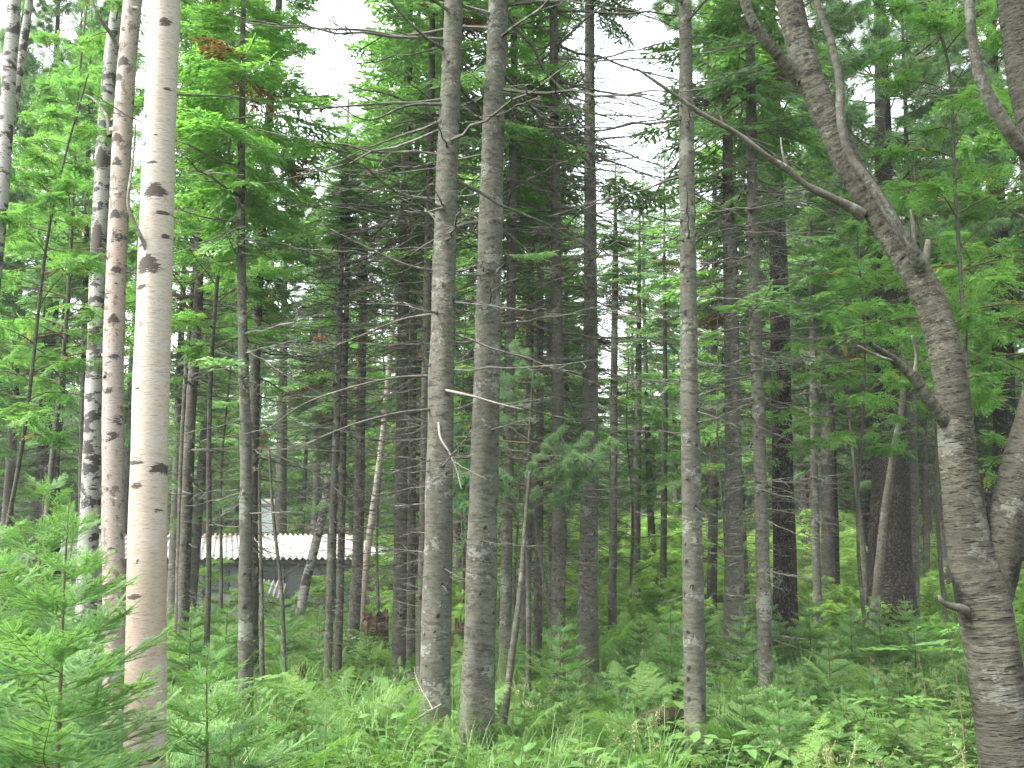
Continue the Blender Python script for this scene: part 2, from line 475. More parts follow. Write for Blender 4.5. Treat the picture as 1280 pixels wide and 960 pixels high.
def fine_spray(seed, L=0.6, ndl=0.017, sp=0.0036, wid=0.0012, twigs=9, rise=0.25):
    """needle by needle fir branch for the saplings close to the camera"""
    rng = np.random.default_rng(seed)
    g = G()
    n = 9
    s = np.linspace(0, 1, n)
    P = np.stack([s * L, 0.04 * L * np.sin(s * 3 + rng.uniform(0, 6)), L * (-0.06 * s + rise * s ** 2)], 1)
    tube(g, P, 0.003 * (1 - 0.7 * s), 4, 0.3, 0)

    def needles(Q, t0, k=1.0):
        d = np.linalg.norm(np.diff(Q, axis=0), axis=1); Lq = np.r_[0, np.cumsum(d)]
        m_ = max(4, int(Lq[-1] / sp))
        q = np.linspace(0.0, Lq[-1], m_)
        C = np.stack([np.interp(q, Lq, Q[:, a]) for a in range(3)], 1)
        T = np.gradient(C, axis=0); T /= np.linalg.norm(T, axis=1, keepdims=True) + 1e-9
        up = np.array([0, 0, 1.0]); Sd = np.cross(up, T); Sd /= np.linalg.norm(Sd, axis=1, keepdims=True) + 1e-9
        Nn = np.cross(T, Sd)
        for sg in (-1, 1, 0):
            el = rng.normal(0.25, 0.22, m_) if sg else rng.normal(1.2, .25, m_)
            s_ = sg if sg else rng.choice([-1, 1], m_)
            D = Sd * (np.cos(el) * s_)[:, None] + Nn * np.sin(el)[:, None] + T * rng.uniform(0.35, 0.75, m_)[:, None]
            D /= np.linalg.norm(D, axis=1, keepdims=True)
            end = 1 - 0.35 * (q / Lq[-1]) ** 4
            l = ndl * k * rng.uniform(0.8, 1.15, m_) * end * (1.0 if sg else 0.7)
            Wd = np.cross(D, Nn); Wd /= np.linalg.norm(Wd, axis=1, keepdims=True) + 1e-9
            Wd *= wid
            v = np.stack([C - Wd, C + Wd, C + D * l[:, None] * .7 + Wd * 1.1, C + D * l[:, None] - Wd * .2], 1)
            t = np.repeat(np.clip(t0 + 0.45 * (q / Lq[-1]) ** 2 + rng.normal(0, 0.09, m_), 0, 1), 4)
            g.add(v.reshape(-1, 3), np.arange(m_ * 4).reshape(m_, 4), t, 1)

    needles(P[1:], 0.3)
    for i in range(twigs):
        u = 0.16 + 0.8 * i / twigs
        p = np.array([np.interp(u, s, P[:, q]) for q in range(3)])
        for sg in (-1, 1):
            if rng.random() < 0.08: continue
            l = L * (0.50 * (1 - u) ** 0.8 + 0.05) * rng.uniform(.6, 1.15)
            a = sg * math.radians(rng.uniform(36, 62))
            sq = np.linspace(0, 1, 6)
            cv = -sg * rng.uniform(.0, .35)
            Q = p[None] + l * np.stack([sq * np.cos(a + cv * sq), sq * np.sin(a + cv * sq), rng.normal(0.02, .12) * sq + rng.uniform(-.05, .3) * sq ** 2], 1)
            tube(g, Q, 0.0016, 3, 0.3, 0)
            needles(Q, 0.2)
            if l > 0.13:
                for uu in (rng.uniform(.25, .4), rng.uniform(.5, .7)):
                    for s2 in (-1, 1):
                        l2 = (l * 0.5 * (1 - uu) + 0.03) * rng.uniform(.6, 1.2)
                        a2 = a + s2 * math.radians(rng.uniform(35, 58))
                        b = np.array([np.interp(uu, sq, Q[:, w]) for w in range(3)])
                        Q2 = b[None] + l2 * np.stack([sq * math.cos(a2), sq * math.sin(a2), rng.normal(.1, .15) * sq], 1)
                        needles(Q2, 0.25, 0.92)
    return g.arrays()


def tuft_spray(seed, L=1.2, tufts=26, nl=0.11, w=0.0035, per=26):
    """pine branch: long needles in brushes at the twig ends"""
    rng = np.random.default_rng(seed)
    g = G()
    s = np.linspace(0, 1, 9)
    P = np.stack([s * L, 0.06 * L * np.sin(s * 3 + rng.uniform(0, 6)), L * (-0.12 * s + 0.32 * s ** 2)], 1)
    tube(g, P, 0.011 * (1 - 0.7 * s) * max(L, .6), 4, 0.3, 0)
    for i in range(tufts):
        u = 0.25 + 0.75 * (i + .5) / tufts
        p = np.array([np.interp(u, s, P[:, q]) for q in range(3)])
        a = rng.choice([-1, 1]) * rng.uniform(.3, 1.1)
        l = L * 0.42 * (1.08 - u) * rng.uniform(.5, 1.2)
        d = np.array([math.cos(a), math.sin(a), rng.uniform(-.1, .45)]); d /= np.linalg.norm(d)
        e = p + d * l
        tube(g, np.stack([p, (p + e) / 2 + [0, 0, -.02 * L], e]), 0.004, 3, 0.3, 0)
        for back in (0.0, 0.35, 0.7):
            b = e - d * l * back * 0.6
            D = d[None] * rng.uniform(.5, 1.4, (per, 1)) + rng.normal(0, 0.62, (per, 3)); D[:, 2] -= 0.12
            D /= np.linalg.norm(D, axis=1, keepdims=True)
            ll = nl * rng.uniform(.75, 1.15, per)
            Wd = np.cross(D, rng.normal(0, 1, (per, 3))); Wd /= np.linalg.norm(Wd, axis=1, keepdims=True) + 1e-9
            mid = b[None] + D * (ll * .55)[:, None]
            tip = b[None] + D * ll[:, None] - np.array([0, 0, 1.0]) * (ll * 0.18)[:, None]
            v = np.stack([b[None] - 0 * D, mid + Wd * w, tip, mid - Wd * w], 1)
            g.add(v.reshape(-1, 3), np.arange(per * 4).reshape(per, 4), np.repeat(np.clip(rng.normal(.45 - .2 * back, .2, per), 0, 1), 4), 1)
    return g.arrays()


def dead_branch(seed, twigs=9, r=0.0095):
    """bare branch, unit length along +x"""
    rng = np.random.default_rng(seed)
    g = G()
    n = 9
    s = np.linspace(0, 1, n)
    w1, w2 = rng.uniform(-.10, .10), rng.uniform(-.05, .12)
    P = np.stack([s, w1 * s * s + rng.normal(0, .008, n), (w2 - .10) * s + rng.uniform(-.1, .16) * s * s + rng.normal(0, .007, n)], 1)
    P[0] = 0
    tube(g, P, r * (1 - 0.78 * s ** .8), 5, 0.5, 0)
    for i in range(twigs):
        u = rng.uniform(.22, .97)
        p = np.array([np.interp(u, s, P[:, q]) for q in range(3)])
        a = rng.choice([-1, 1]) * rng.uniform(.4, 1.1)
        l = rng.uniform(.12, .42) * (1.15 - u)
        q = np.linspace(0, 1, 4)
        Q = p[None] + l * np.stack([q * math.cos(a), q * math.sin(a), q * rng.uniform(-.35, .2) + .15 * q * q * rng.normal()], 1)
        tube(g, Q, r * .38 * (1 - .7 * q), 3, 0.5, 0)
        if rng.random() < .55:
            a2 = a + rng.choice([-1, 1]) * .7
            Q2 = Q[2][None] + l * .5 * np.stack([q * math.cos(a2), q * math.sin(a2), q * rng.uniform(-.3, .2)], 1)
            tube(g, Q2, r * .24, 3, 0.5, 0)
    return g.arrays()


def pinnate_leaf(seed, pairs=6, L=0.20, l=0.062, w=0.011):
    """compound leaf along +x with a folded leaflet on each side"""
    rng = np.random.default_rng(seed)
    g = G()
    for i in range(pairs + 1):
        u = (0.22 + 0.78 * i / pairs) * L
        for sg in ((-1, 1) if i < pairs else (0,)):
            a = sg * math.radians(62 + rng.normal(0, 6))
            d = np.array([math.cos(a), math.sin(a), rng.normal(-.12, .1)])
            p = np.array([u, 0, -0.9 * u * u])
            sd = np.array([-math.sin(a), math.cos(a), 0]) * w
            ll = l * (1 - .25 * abs(i / pairs - .45)) * rng.uniform(.9, 1.1)
            z = np.array([0, 0, .004])
            v = [p, p + d * ll * .45 + sd + z, p + d * ll, p + d * ll * .45 - sd + z]
            g.add(v, [[0, 1, 2, 3]], np.clip(rng.normal(.5, .16), 0, 1), 1)
    return g.arrays()


def simple_leaf(seed, l=0.09, w=0.026):
    g = G()
    c = [[0, 0, 0], [l * .4, w, .008], [l, 0, -.015], [l * .4, -w, .008]]
    g.add(c, [[0, 1, 2, 3]], .5, 1)
    return g.arrays()


# ------------------------------------------------------------------ crowns
SPRAYS = [fir_spray(10 + i, 1.0) for i in range(6)]
SPRAYS_S = [fir_spray(30 + i, 0.55, gap=0.06, step=0.05, W=0.024, sub=False) for i in range(3)]
DEADS = [dead_branch(50 + i, 5 + i % 5) for i in range(10)]
TUFTS = [tuft_spray(70 + i) for i in range(4)]
PINN = [pinnate_leaf(90 + i) for i in range(4)]


def fir_crown(seed, H, R, gap=0.34, per=6, rust=0.03, thin=0.12, sprays=SPRAYS):
    """live crown: z from 0 (lowest live branch) to H (leader)"""
    rng = np.random.default_rng(seed)
    g = G()
    tube(g, [[0, 0, H * .9], [0, 0, H + .25]], [.012, .004], 4, .3, 0)
    A = [[] for _ in sprays]
    z = 0.0
    ph = rng.uniform(0, 6.3)
    while z < H:
        t = z / H
        rad = R * ((1 - t) ** 0.72) * (0.62 + 0.38 * min(1, t * 4)) + 0.10
        k = per if t < .8 else 4
        for j in range(k):
            if rng.random() < thin * (1.6 - t): continue
            az = ph + j * 6.283 / k + rng.normal(0, .28)
            l = rad * rng.uniform(.62, 1.18)
            el = math.radians(-24 + 52 * t + rng.normal(0, 8))
            A[rng.integers(len(sprays))].append((0, 0, z + rng.normal(0, .06), az, el, rng.normal(0, .22), l, rng.normal(0, .12), 2.0 if rng.random() < rust * (1.5 - t) else 0.0))
        ph += 2.4
        z += gap * rng.uniform(.75, 1.25) * (1 - .45 * t)
    for pr, a in zip(sprays, A):
        if not a: continue
        a = np.array(a)
        sc = np.stack([a[:, 6], a[:, 6] * .9, a[:, 6]], 1)
        g.put(pr, mats4(a[:, :3], a[:, 3], a[:, 4], a[:, 5], sc), a[:, 7], a[:, 8])
    return g


def pine_crown(seed, H, R, n=90):
    rng = np.random.default_rng(seed)
    g = G()
    z = np.sort(rng.uniform(0, H, n)); t = z / H
    l = (R * (1 - t) ** .5 * (.5 + .5 * np.minimum(1, t * 3)) + .25) * rng.uniform(.6, 1.15, n)
    az = np.arange(n) * 2.4 + rng.normal(0, .3, n)
    el = np.radians(-8 + 45 * t + rng.normal(0, 9, n))
    w = rng.integers(0, len(TUFTS), n)
    pos = np.stack([0 * z, 0 * z, z], 1)
    for i, pr in enumerate(TUFTS):
        q = w == i
        if q.any():
            g.put(pr, mats4(pos[q], az[q], el[q], rng.normal(0, .3, q.sum()), l[q] / 1.2), rng.normal(0, .1, q.sum()))
            g.put(pr, mats4(pos[q] + np.stack([np.cos(az[q]), np.sin(az[q]), np.sin(el[q])], 1) * (l[q] * .38)[:, None], az[q] + rng.normal(0, .5, q.sum()), el[q] + .2, rng.normal(0, .3, q.sum()), l[q] / 1.7), rng.normal(0, .1, q.sum()))
    return g


def leafy_crown(seed, H, R, n_limb=22, leaves=PINN, per=26, wood=0.016, flat=.35, z0=0.0, size=1.0, up=.55):
    """loose broadleaf crown on thin limbs springing from a stem on the z axis"""
    rng = np.random.default_rng(seed)
    g = G()
    A = [[] for _ in leaves]
    for i in range(n_limb):
        t = (i + rng.random()) / n_limb
        z = z0 + (H - z0) * t * .92
        az = i * 2.4 + rng.normal(0, .4)
        l = R * (1 - .62 * t) * (.55 + .45 * min(1, t * 4)) * rng.uniform(.6, 1.2)
        el = up * rng.uniform(.3, 1.3)
        s = np.linspace(0, 1, 8)
        P = np.stack([s * l * math.cos(az), s * l * math.sin(az), z + l * (math.tan(el) * s - .45 * s * s)], 1) + rng.normal(0, .02 * l, (8, 3)) * s[:, None]
        tube(g, P, wood * (1 - .5 * t) * (1 - .8 * s), 4, .4, 0)
        tw = [(P, 1.0)]
        for j in range(6):
            u = rng.uniform(.3, .95)
            p = np.array([np.interp(u, s, P[:, q]) for q in range(3)])
            a2 = az + rng.choice([-1, 1]) * rng.uniform(.4, 1.1)
            l2 = l * .45 * (1.2 - u)
            Q = p[None] + np.stack([s * l2 * math.cos(a2), s * l2 * math.sin(a2), l2 * (.25 * s - .35 * s * s)], 1)
            tube(g, Q, .005 * (1 - .7 * s), 3, .4, 0)
            tw.append((Q, .7))
        tt = rng.normal(0, .14)
        for Q, wgt in tw:
            for _ in range(int(per * wgt / 3)):
                u = rng.uniform(.25, 1.0)
                p = [np.interp(u, s, Q[:, q]) for q in range(3)]
                A[rng.integers(len(leaves))].append((*p, rng.uniform(0, 6.3), rng.normal(-.15, flat), rng.normal(0, flat), size * rng.uniform(.7, 1.25), tt + rng.normal(0, .15), 2.0 if rng.random() < .012 else 0))
    for pr, a in zip(leaves, A):
        if a:
            a = np.array(a)
            g.put(pr, mats4(a[:, :3], a[:, 3], a[:, 4], a[:, 5], a[:, 6]), a[:, 7], a[:, 8])
    return g


def dead_set(seed, z0, z1, l0, l1, gap=.30, per=4):
    """the bare lower branches of a tree seen from afar"""
    rng = np.random.default_rng(seed)
    g = G()
    A = [[] for _ in DEADS]
    z = z0
    while z < z1:
        t = (z - z0) / (z1 - z0)
        for j in range(per):
            if rng.random() < .2: continue
            A[rng.integers(len(DEADS))].append((0, 0, z + rng.normal(0, .05), rng.uniform(0, 6.3), rng.normal(-.12, .16), rng.uniform(0, 6), (l0 + (l1 - l0) * t) * rng.uniform(.35, 1.2)))
        z += gap * rng.uniform(.7, 1.3)
    for pr, a in zip(DEADS, A):
        if a:
            a = np.array(a)
            g.put(pr, mats4(a[:, :3], a[:, 3], a[:, 4], a[:, 5], a[:, 6]))
    return g


FIR = [fir_crown(100 + i, 9.0, 1.6, gap=.46, thin=.28, rust=.06) .mesh('fir_crown', [M['twig'], M['fir_leaf']]) for i in range(4)]
FIRB = [fir_crown(120 + i, 9.0, 1.75, gap=.46, thin=.28, rust=.045).mesh('bright_fir_crown', [M['twig'], M['fir_bright']]) for i in range(3)]
PINE = [pine_crown(140 + i, 9.0, 2.4).mesh('pine_crown', [M['twig'], M['pine_leaf']]) for i in range(3)]
DSET = [dead_set(160 + i, .9, 8.5, .55, 1.4, gap=.17, per=5).mesh('bare_branches', [M['dead_wood']]) for i in range(4)]
DBR = [(lambda g, p: (g.add(*p[:2], p[2], p[3], p[4]), g.mesh('bare_branch', [M['dead_wood']]))[1])(G(), d) for d in DEADS]
SPR = [(lambda g, p: (g.add(*p[:2], p[2], p[3], p[4]), g.mesh('green_branch', [M['twig'], M['fir_leaf']]))[1])(G(), d) for d in SPRAYS]
BROAD = [leafy_crown(180 + i, 7.0, 2.3, 34, per=34).mesh('broadleaf_crown', [M['twig'], M['broad_leaf']]) for i in range(3)]

# ------------------------------------------------------------------ ground
def build_ground():
    g = G()
    ax = np.unique(np.concatenate([np.linspace(-40, 40, 161), np.linspace(-900, -40, 20), np.linspace(40, 900, 20)]))
    ay = np.unique(np.concatenate([np.linspace(-10, 60, 141), np.linspace(-300, -10, 8), np.linspace(60, 1500, 24)]))
    X, Y = np.meshgrid(ax, ay, indexing='ij')
    V = np.stack([X, Y, gz(X, Y)], 2).reshape(-1, 3)
    nx, ny = len(ax), len(ay)
    i = (np.arange(nx - 1)[:, None] * ny + np.arange(ny - 1)[None])
    f = np.stack([i, i + ny, i + ny + 1, i + 1], 2).reshape(-1, 4)
    g.add(V, f)
    tag(link('ground', g.mesh('ground', [ground_mat()], True)), kind='structure')


build_ground()

# ------------------------------------------------------------------ trees traced from the photograph, set at their own distance
RNG = np.random.default_rng(5)
random.seed(5)
LANDMARKS = []


def trunk_tree(name, label, cat, pts, Y, w0, w1, H=15.0, bark='fir_bark', crown=None, crown_z=7.0, crown_s=1.0,
               branches=0, br_z=(1.0, 7.0), br_len=(.35, 1.5), dead=None, live=0, k=20, flare=.25, marks=0, group=None, seed=0,
               broad_branches=None, base_v=None, nick=None, side_bias=None):
    """pts: pixels from the base up; w0, w1: width in pixels at the first and last of them"""
    rng = np.random.default_rng(1000 + seed)
    P = np.array([at(u, v, Y) for u, v in pts])
    # down to the ground along the first direction
    d = (P[0] - P[1]) / max(P[1][2] - P[0][2], .1)
    gx, gy = P[0][0], Y
    g0 = float(gz(gx, gy))
    drop = P[0][2] - (g0 - .12)
    if drop > 0:
        P = np.vstack([P[0] + d * drop * np.array([.6, .6, 1]), P])
    else:
        P[0][2] = g0 - .12
    base = np.array([P[0][0], P[0][1], float(gz(P[0][0], P[0][1]))])
    top = P[-1]
    r0 = w0 / F * Y * .5; r1 = w1 / F * Y * .5
    zs = P[:, 2]
    zb, zt = zs[0], zs[-1]
    if H > zt + .5:
        d = (P[-1] - P[-2]) / max(P[-1][2] - P[-2][2], .2) * np.array([.7, .7, 1])
        P = np.vstack([P, P[-1] + d * (H - zt) * .5, P[-1] + d * (H - zt)])
    n = int(max(24, (P[-1][2] - P[0][2]) * (40 if Y < 14.5 and (branches or marks) else 6)))
    C = catmull(P, n)
    C[:, 1] += .03 * np.sin(C[:, 2] * .8 + seed)
    R = np.interp(C[:, 2], [zb, zt, max(H, zt + .6)], [r0, r1, max(.012, r1 * .15)])
    h = C[:, 2] - base[2]
    R = R * (1 + flare * np.exp(-np.maximum(h, 0) / (2.2 * r0)))
    root = thing(name, label, cat, base, group)
    root['_'] = 0
    del root['_']
    g = G()
    Cl = C - base
    mk = None
    knots = []
    if branches or marks:
        # whorls of knots
        z = br_z[0] * .6
        while z < min(br_z[1] + .5, Cl[-1][2] - .5):
            for _ in range(rng.integers(2, 6)):
                knots.append((z + rng.normal(0, .07), rng.uniform(0, 6.283)))
            z += rng.uniform(.17, .34)
        ang = np.arange(k) * 2 * math.pi / k
        Lz = np.r_[0, np.cumsum(np.linalg.norm(np.diff(Cl, axis=0), axis=1))]
        mval = np.zeros((n, k)); disp = np.zeros((n, k))
        for (z, a) in knots:
            i0 = np.searchsorted(Cl[:, 2], z)
            if i0 >= n: continue
            da = np.abs((ang - a + math.pi) % (2 * math.pi) - math.pi) * R[min(i0, n - 1)]
            dz = Cl[:, 2] - z
            e = np.exp(-(da[None] / .018) ** 2 - (dz[:, None] / .022) ** 2) * rng.uniform(.6, 1.0)
            mval = np.maximum(mval, e); disp += e * .008
        mk = (mval, disp)
    tube(g, Cl, R, k, .5, 0, noise=.05, seed=seed, mark=mk)
    link('trunk', g.mesh('trunk', [M[bark]], True), root)
    # position on the trunk axis at local height z
    ax = lambda z: np.array([np.interp(z, Cl[:, 2], Cl[:, q]) for q in range(3)])
    rad = lambda z: float(np.interp(z, Cl[:, 2], R))
    if branches:
        cand = [kn for kn in knots if br_z[0] <= kn[0] <= br_z[1]]
        rng.shuffle(cand)
        for i, (z, a) in enumerate(cand[:min(98, int(branches * 1.35))]):
            t = (z - br_z[0]) / (br_z[1] - br_z[0])
            # ring frame of a vertical tube: A = x cross T ~ -y, B ~ x
            az = math.atan2(-math.cos(a), math.sin(a))
            L = (br_len[0] + (br_len[1] - br_len[0]) * t) * rng.choice([.12, .35, .7, .9, 1.1, 1.35])
            p = ax(z) + np.array([math.cos(az), math.sin(az), 0]) * rad(z) * .85
            link('branch', DBR[rng.integers(len(DBR))], root, p, (rng.uniform(-.6, .6), rng.normal(.1, .16), az), (L, L, L) if L > .5 else (L, max(L, .4), max(L, .4)))
    for i in range(live):
        z = rng.uniform(br_z[0] + (br_z[1] - br_z[0]) * .45, br_z[1] + 1.0)
        az = rng.uniform(0, 6.283); L = rng.uniform(.5, 1.3)
        link('green_branch', SPR[rng.integers(len(SPR))], root, ax(z) + np.array([math.cos(az), math.sin(az), 0]) * rad(z) * .8, (0, rng.normal(.15, .15), az), (L, L, L))
    if dead is None and branches and Y > 9: dead = .9
    if dead is not None:
        sc = dead
        link('bare_branches', DSET[rng.integers(4)], root, ax(0) * 1.0, (0, 0, rng.uniform(0, 6.3)), (sc, sc, min(1.0, (min(crown_z + .8, H - .4) - base[2]) / 8.5)))
    if crown:
        pool = {'fir': FIR, 'bright': FIRB, 'pine': PINE, 'broad': BROAD}[crown]
        cz = crown_z - base[2]
        p0 = ax(cz); p1 = ax(H - base[2])
        hc = (H - base[2] + .3) - cz
        base_h = 7.0 if crown == 'broad' else 9.0
        lean = p1 - p0
        sx = crown_s
        o = link('crown', pool[rng.integers(len(pool))], root, p0, (math.atan2(-lean[1], lean[2]), math.atan2(lean[0], lean[2]), rng.uniform(0, 6.3) * 0), (sx, sx, hc / base_h))
    LANDMARKS.append((base[0], base[1], nick or label))
    return root, Cl, R, base


T = trunk_tree
n_seed = [0]


def tree(*a, **kw):
    n_seed[0] += 1
    kw.setdefault('seed', n_seed[0])
    return T(*a, **kw)

# --- birches at the left
def birch_marks(mesh_obj, marks, Cl, R, base, Y, k):
    """dark eyebrow scars at the pixels listed, on the side of the trunk that faces the camera"""
    me = mesh_obj.data
    n = len(me.vertices)
    co = np.zeros(n * 3, np.float32); me.vertices.foreach_get('co', co); co = co.reshape(-1, 3) + np.array(base)
    mval = np.zeros(n)
    for (u, v, w, h) in marks:
        p = at(u, v, Y)
        ww, hh = w / F * Y * .5, h / F * Y * .5
        dx = co[:, 0] - p[0]; dz = co[:, 2] - p[2] + 0.55 * np.abs(dx) * (h > 12)
        front = co[:, 1] < Y + .03
        e = np.exp(-(dx / ww) ** 2 * 1.1 - (dz / hh) ** 2 * 1.1) * front
        mval = np.maximum(mval, e)
    rng = np.random.default_rng(n)
    a = me.attributes.get('mark') or me.attributes.new('mark', 'FLOAT', 'POINT')
    a.data.foreach_set('value', mval.astype(np.float32))


def birch(name, label, pts, Y, w0, w1, bark, marks, H, nick, crown_s=.8, crown_z=9, seed=0, res=1, limbs=(), cat='birch tree'):
    rng = np.random.default_rng(300 + seed)
    P = np.array([at(u, v, Y) for u, v in pts])
    d = (P[0] - P[1]) / max(P[1][2] - P[0][2], .1)
    g0 = float(gz(P[0][0], Y))
    drop = P[0][2] - (g0 - .12)
    if drop > 0: P = np.vstack([P[0] + d * drop * np.array([.7, .7, 1]), P])
    base = np.array([P[0][0], Y, g0])
    zt = P[-1][2]
    r0, r1 = w0 / F * Y * .5, w1 / F * Y * .5
    d = (P[-1] - P[-2]) / (P[-1][2] - P[-2][2])
    P = np.vstack([P, P[-1] + d * (H - zt) * .5, P[-1] + d * (H - zt)])
    n = int((P[-1][2] - P[0][2]) * 40 * res)
    C = catmull(P, n)
    R = np.interp(C[:, 2], [P[0][2], zt, H], [r0, r1, .015])
    R = R * (1 + .22 * np.exp(-np.maximum(C[:, 2] - g0, 0) / (2.2 * r0)))
    root = thing(name, label, cat, base)
    g = G(); Cl = C - base
    k = 40
    tube(g, Cl, R, k, .5, 0, noise=.025, seed=seed)
    tr = link('trunk', g.mesh('trunk', [bark], True), root)
    extra = []
    for _ in range(int(marks[1])):
        v = rng.uniform(0, 900); i = np.argmin(np.abs(C[:, 2] - at(640, v, Y)[2]))
        u = 640 + C[i][0] / Y * F * 0.985 + rng.uniform(-.5, .5) * w0
        extra.append((u, v, rng.uniform(5, 14), rng.uniform(2, 4.5)))
    birch_marks(tr, list(marks[0]) + extra, Cl, R, base, Y, k)
    for lp, lw in limbs:
        Q = np.array([at(u, v, Y + dy) for u, v, dy in lp]) - base
        gg = G(); Cq = catmull(Q, 24)
        tube(gg, Cq, np.linspace(lw / F * Y * .5, lw / F * Y * .16, 24), 8, noise=.05, seed=seed)
        link('branch', gg.mesh('branch', [M['dead_wood']], True), root)
    ax = np.array([np.interp(crown_z - g0, Cl[:, 2], Cl[:, q]) for q in range(3)])
    link('crown', BROAD[seed % 3], root, ax, (0, 0, seed), (crown_s, crown_s, (H - crown_z) / 7.0))
    LANDMARKS.append((base[0], base[1], nick))
    return root, Cl, base


white_birch = birch('birch_tree', 'thick creamy white birch with dark eyebrow scars beside the foreground fir sapling',
      [(181, 940), (184, 700), (189, 480), (197, 240), (206, 0)], 5.2, 50, 40, M['birch_white'],
      ([(212, 35, 26, 14), (197, 68, 18, 9), (214, 117, 12, 7), (201, 242, 34, 26), (209, 272, 24, 7), (211, 300, 12, 8), (192, 333, 40, 30), (182, 364, 18, 9), (182, 412, 18, 8), (177, 452, 9, 5), (178, 490, 8, 5),
        (175, 578, 40, 9), (204, 585, 26, 14), (178, 608, 24, 10), (203, 637, 12, 6), (180, 702, 8, 5), (176, 746, 26, 9), (176, 808, 17, 6), (172, 905, 10, 5), (195, 895, 22, 5), (200, 945, 24, 8), (186, 186, 9, 6), (188, 152, 8, 5), (196, 210, 18, 4)], 26),
      12.5, 'the thick white birch', seed=1, limbs=[([(187, 325, -.05), (178, 300, -.1), (165, 272, -.12), (160, 250, -.1), (166, 200, 0), (170, 150, .05)], 6), ([(216, 118, 0), (245, 119, .1), (300, 122, .3), (345, 133, .5)], 4)])
pink_birch = birch('birch_tree', 'slim pinkish peeling birch just left of the thick white birch',
      [(143, 800), (141, 620), (142, 440), (147, 300), (152, 190), (158, 90), (166, 0)], 9.0, 27, 24, M['birch_pink'],
      ([(150, 175, 22, 16), (150, 205, 18, 14), (148, 270, 20, 14), (150, 100, 22, 14), (146, 400, 18, 16), (140, 490, 16, 10), (158, 80, 20, 16), (150, 340, 16, 12)], 14), 12.0, 'the slim pinkish birch', seed=2, cat='birch tree',
      limbs=[([(150, 70, 0), (140, 45, -.1), (122, 18, -.2), (112, -10, -.2)], 7), ([(137, 170, 0), (133, 145, .1), (118, 125, .2), (106, 118, .3)], 6), ([(160, 60, 0), (170, 30, .1), (178, 0, .1)], 6)])
birch('birch_tree', 'black and white patched birch behind the slim pinkish birch',
      [(106, 800), (110, 690), (116, 560), (122, 380), (128, 230), (138, 90), (150, 0)], 13.5, 25, 20, M['birch_black'],
      ([(124, 300, 24, 60), (130, 200, 22, 40), (118, 430, 20, 24), (114, 560, 20, 20), (104, 790, 24, 40)], 20), 14.0, 'the patched birch', seed=3)
birch('birch_tree', 'white birch leaning out of the upper left corner with black scars',
      [(-52, 760), (-20, 450), (0, 260), (9, 130), (18, 0)], 10.0, 24, 17, M['birch_black'],
      ([(5, 150, 12, 10), (12, 70, 14, 8), (8, 100, 10, 6)], 14), 12.0, 'the leaning corner birch', seed=4)
birch('birch_tree', 'thin pale birch crossing behind the leaning corner birch',
      [(-40, 750), (-10, 380), (8, 200), (30, 50), (37, 0)], 11.5, 13, 10, M['birch_black'], ([], 14), 12.0, 'the thin corner birch', seed=5)
birch('birch_tree', 'leaning white birch growing against the front of the grey shed',
      [(381, 735), (392, 690), (408, 620), (419, 520), (424, 400)], 24.0, 12, 8, M['birch_black'], ([(384, 722, 12, 14)], 10), 13.0, 'the leaning birch by the shed', seed=6, res=.6)
birch('birch_tree', 'thin white birch slanting up right of the cut stump',
      [(450, 780), (458, 700), (470, 610), (479, 540), (488, 440)], 19.0, 9, 7, M['birch_white'], ([], 16), 11.0, 'the slanting thin birch', seed=7, res=.6)

# --- conifers, from the left
tree('fir_tree', 'dark slender fir before the shed wall, just right of the thick white birch', 'fir tree', [(227, 800), (233, 640), (240, 500), (248, 380), (252, 200)], 15.0, 15, 11, 13, 'dark_bark', 'fir', 7.2, .8, branches=34, br_z=(1.8, 7), br_len=(.7, 1.7), nick='the slender fir')
tree('fir_tree', 'lichen spotted grey fir in the fern bed right of the shed front', 'fir tree', [(306, 885), (307, 720), (308, 560), (304, 400), (302, 250)], 9.0, 19, 10, 9, 'fir_bark', 'bright', 4.6, .55, branches=46, br_z=(1.6, 5.2), br_len=(.5, 1.3), live=3, nick='the spotted fir')
tree('fir_tree', 'tall fir with bright green top and a rusty spray right of the white birch', 'fir tree', [(316, 815), (317, 600), (320, 430), (327, 280), (336, 150), (347, 30)], 13.0, 15, 10, 12.2, 'dark_bark', 'bright', 5.0, .68, branches=40, br_z=(1.6, 6), br_len=(.8, 1.7), live=4, nick='the bright fir')
tree('fir_tree', 'pencil thin grey stem, left one of the close pair before the shed', 'fir tree', [(410, 842), (416, 660), (422, 480), (427, 260)], 11.5, 10, 7, 6.3, 'fir_bark', 'fir', 5.2, .25, branches=14, br_z=(2, 5), br_len=(.3, .7), nick='the thin stem pair')
tree('fir_tree', 'pencil thin dark stem, right one of the close pair before the shed', 'fir tree', [(423, 832), (427, 660), (430, 480), (434, 330), (434, 250)], 12.0, 10, 6, 6.6, 'dark_bark', 'fir', 5.4, .25, branches=14, br_z=(2, 5), br_len=(.3, .7), nick='the thin stem pair')
tree('fir_tree', 'knobbly fir with burls rising beside the cut stump', 'fir tree', [(441, 800), (447, 690), (450, 560), (453, 430), (456, 300)], 16.0, 15, 9, 8.6, 'dark_bark', 'fir', 5.6, .5, branches=30, br_z=(1.5, 7), br_len=(.6, 1.4), nick='the knobbly fir')
tree('fir_tree', 'dark fir in the close trio left of the two big grey firs', 'fir tree', [(498, 832), (501, 640), (504, 430), (507, 260), (510, 100)], 12.0, 18, 12, 11.5, 'dark_bark', 'bright', 5.3, .75, branches=60, br_z=(1.2, 7.4), br_len=(.8, 1.8), live=3, nick='the dark trio')
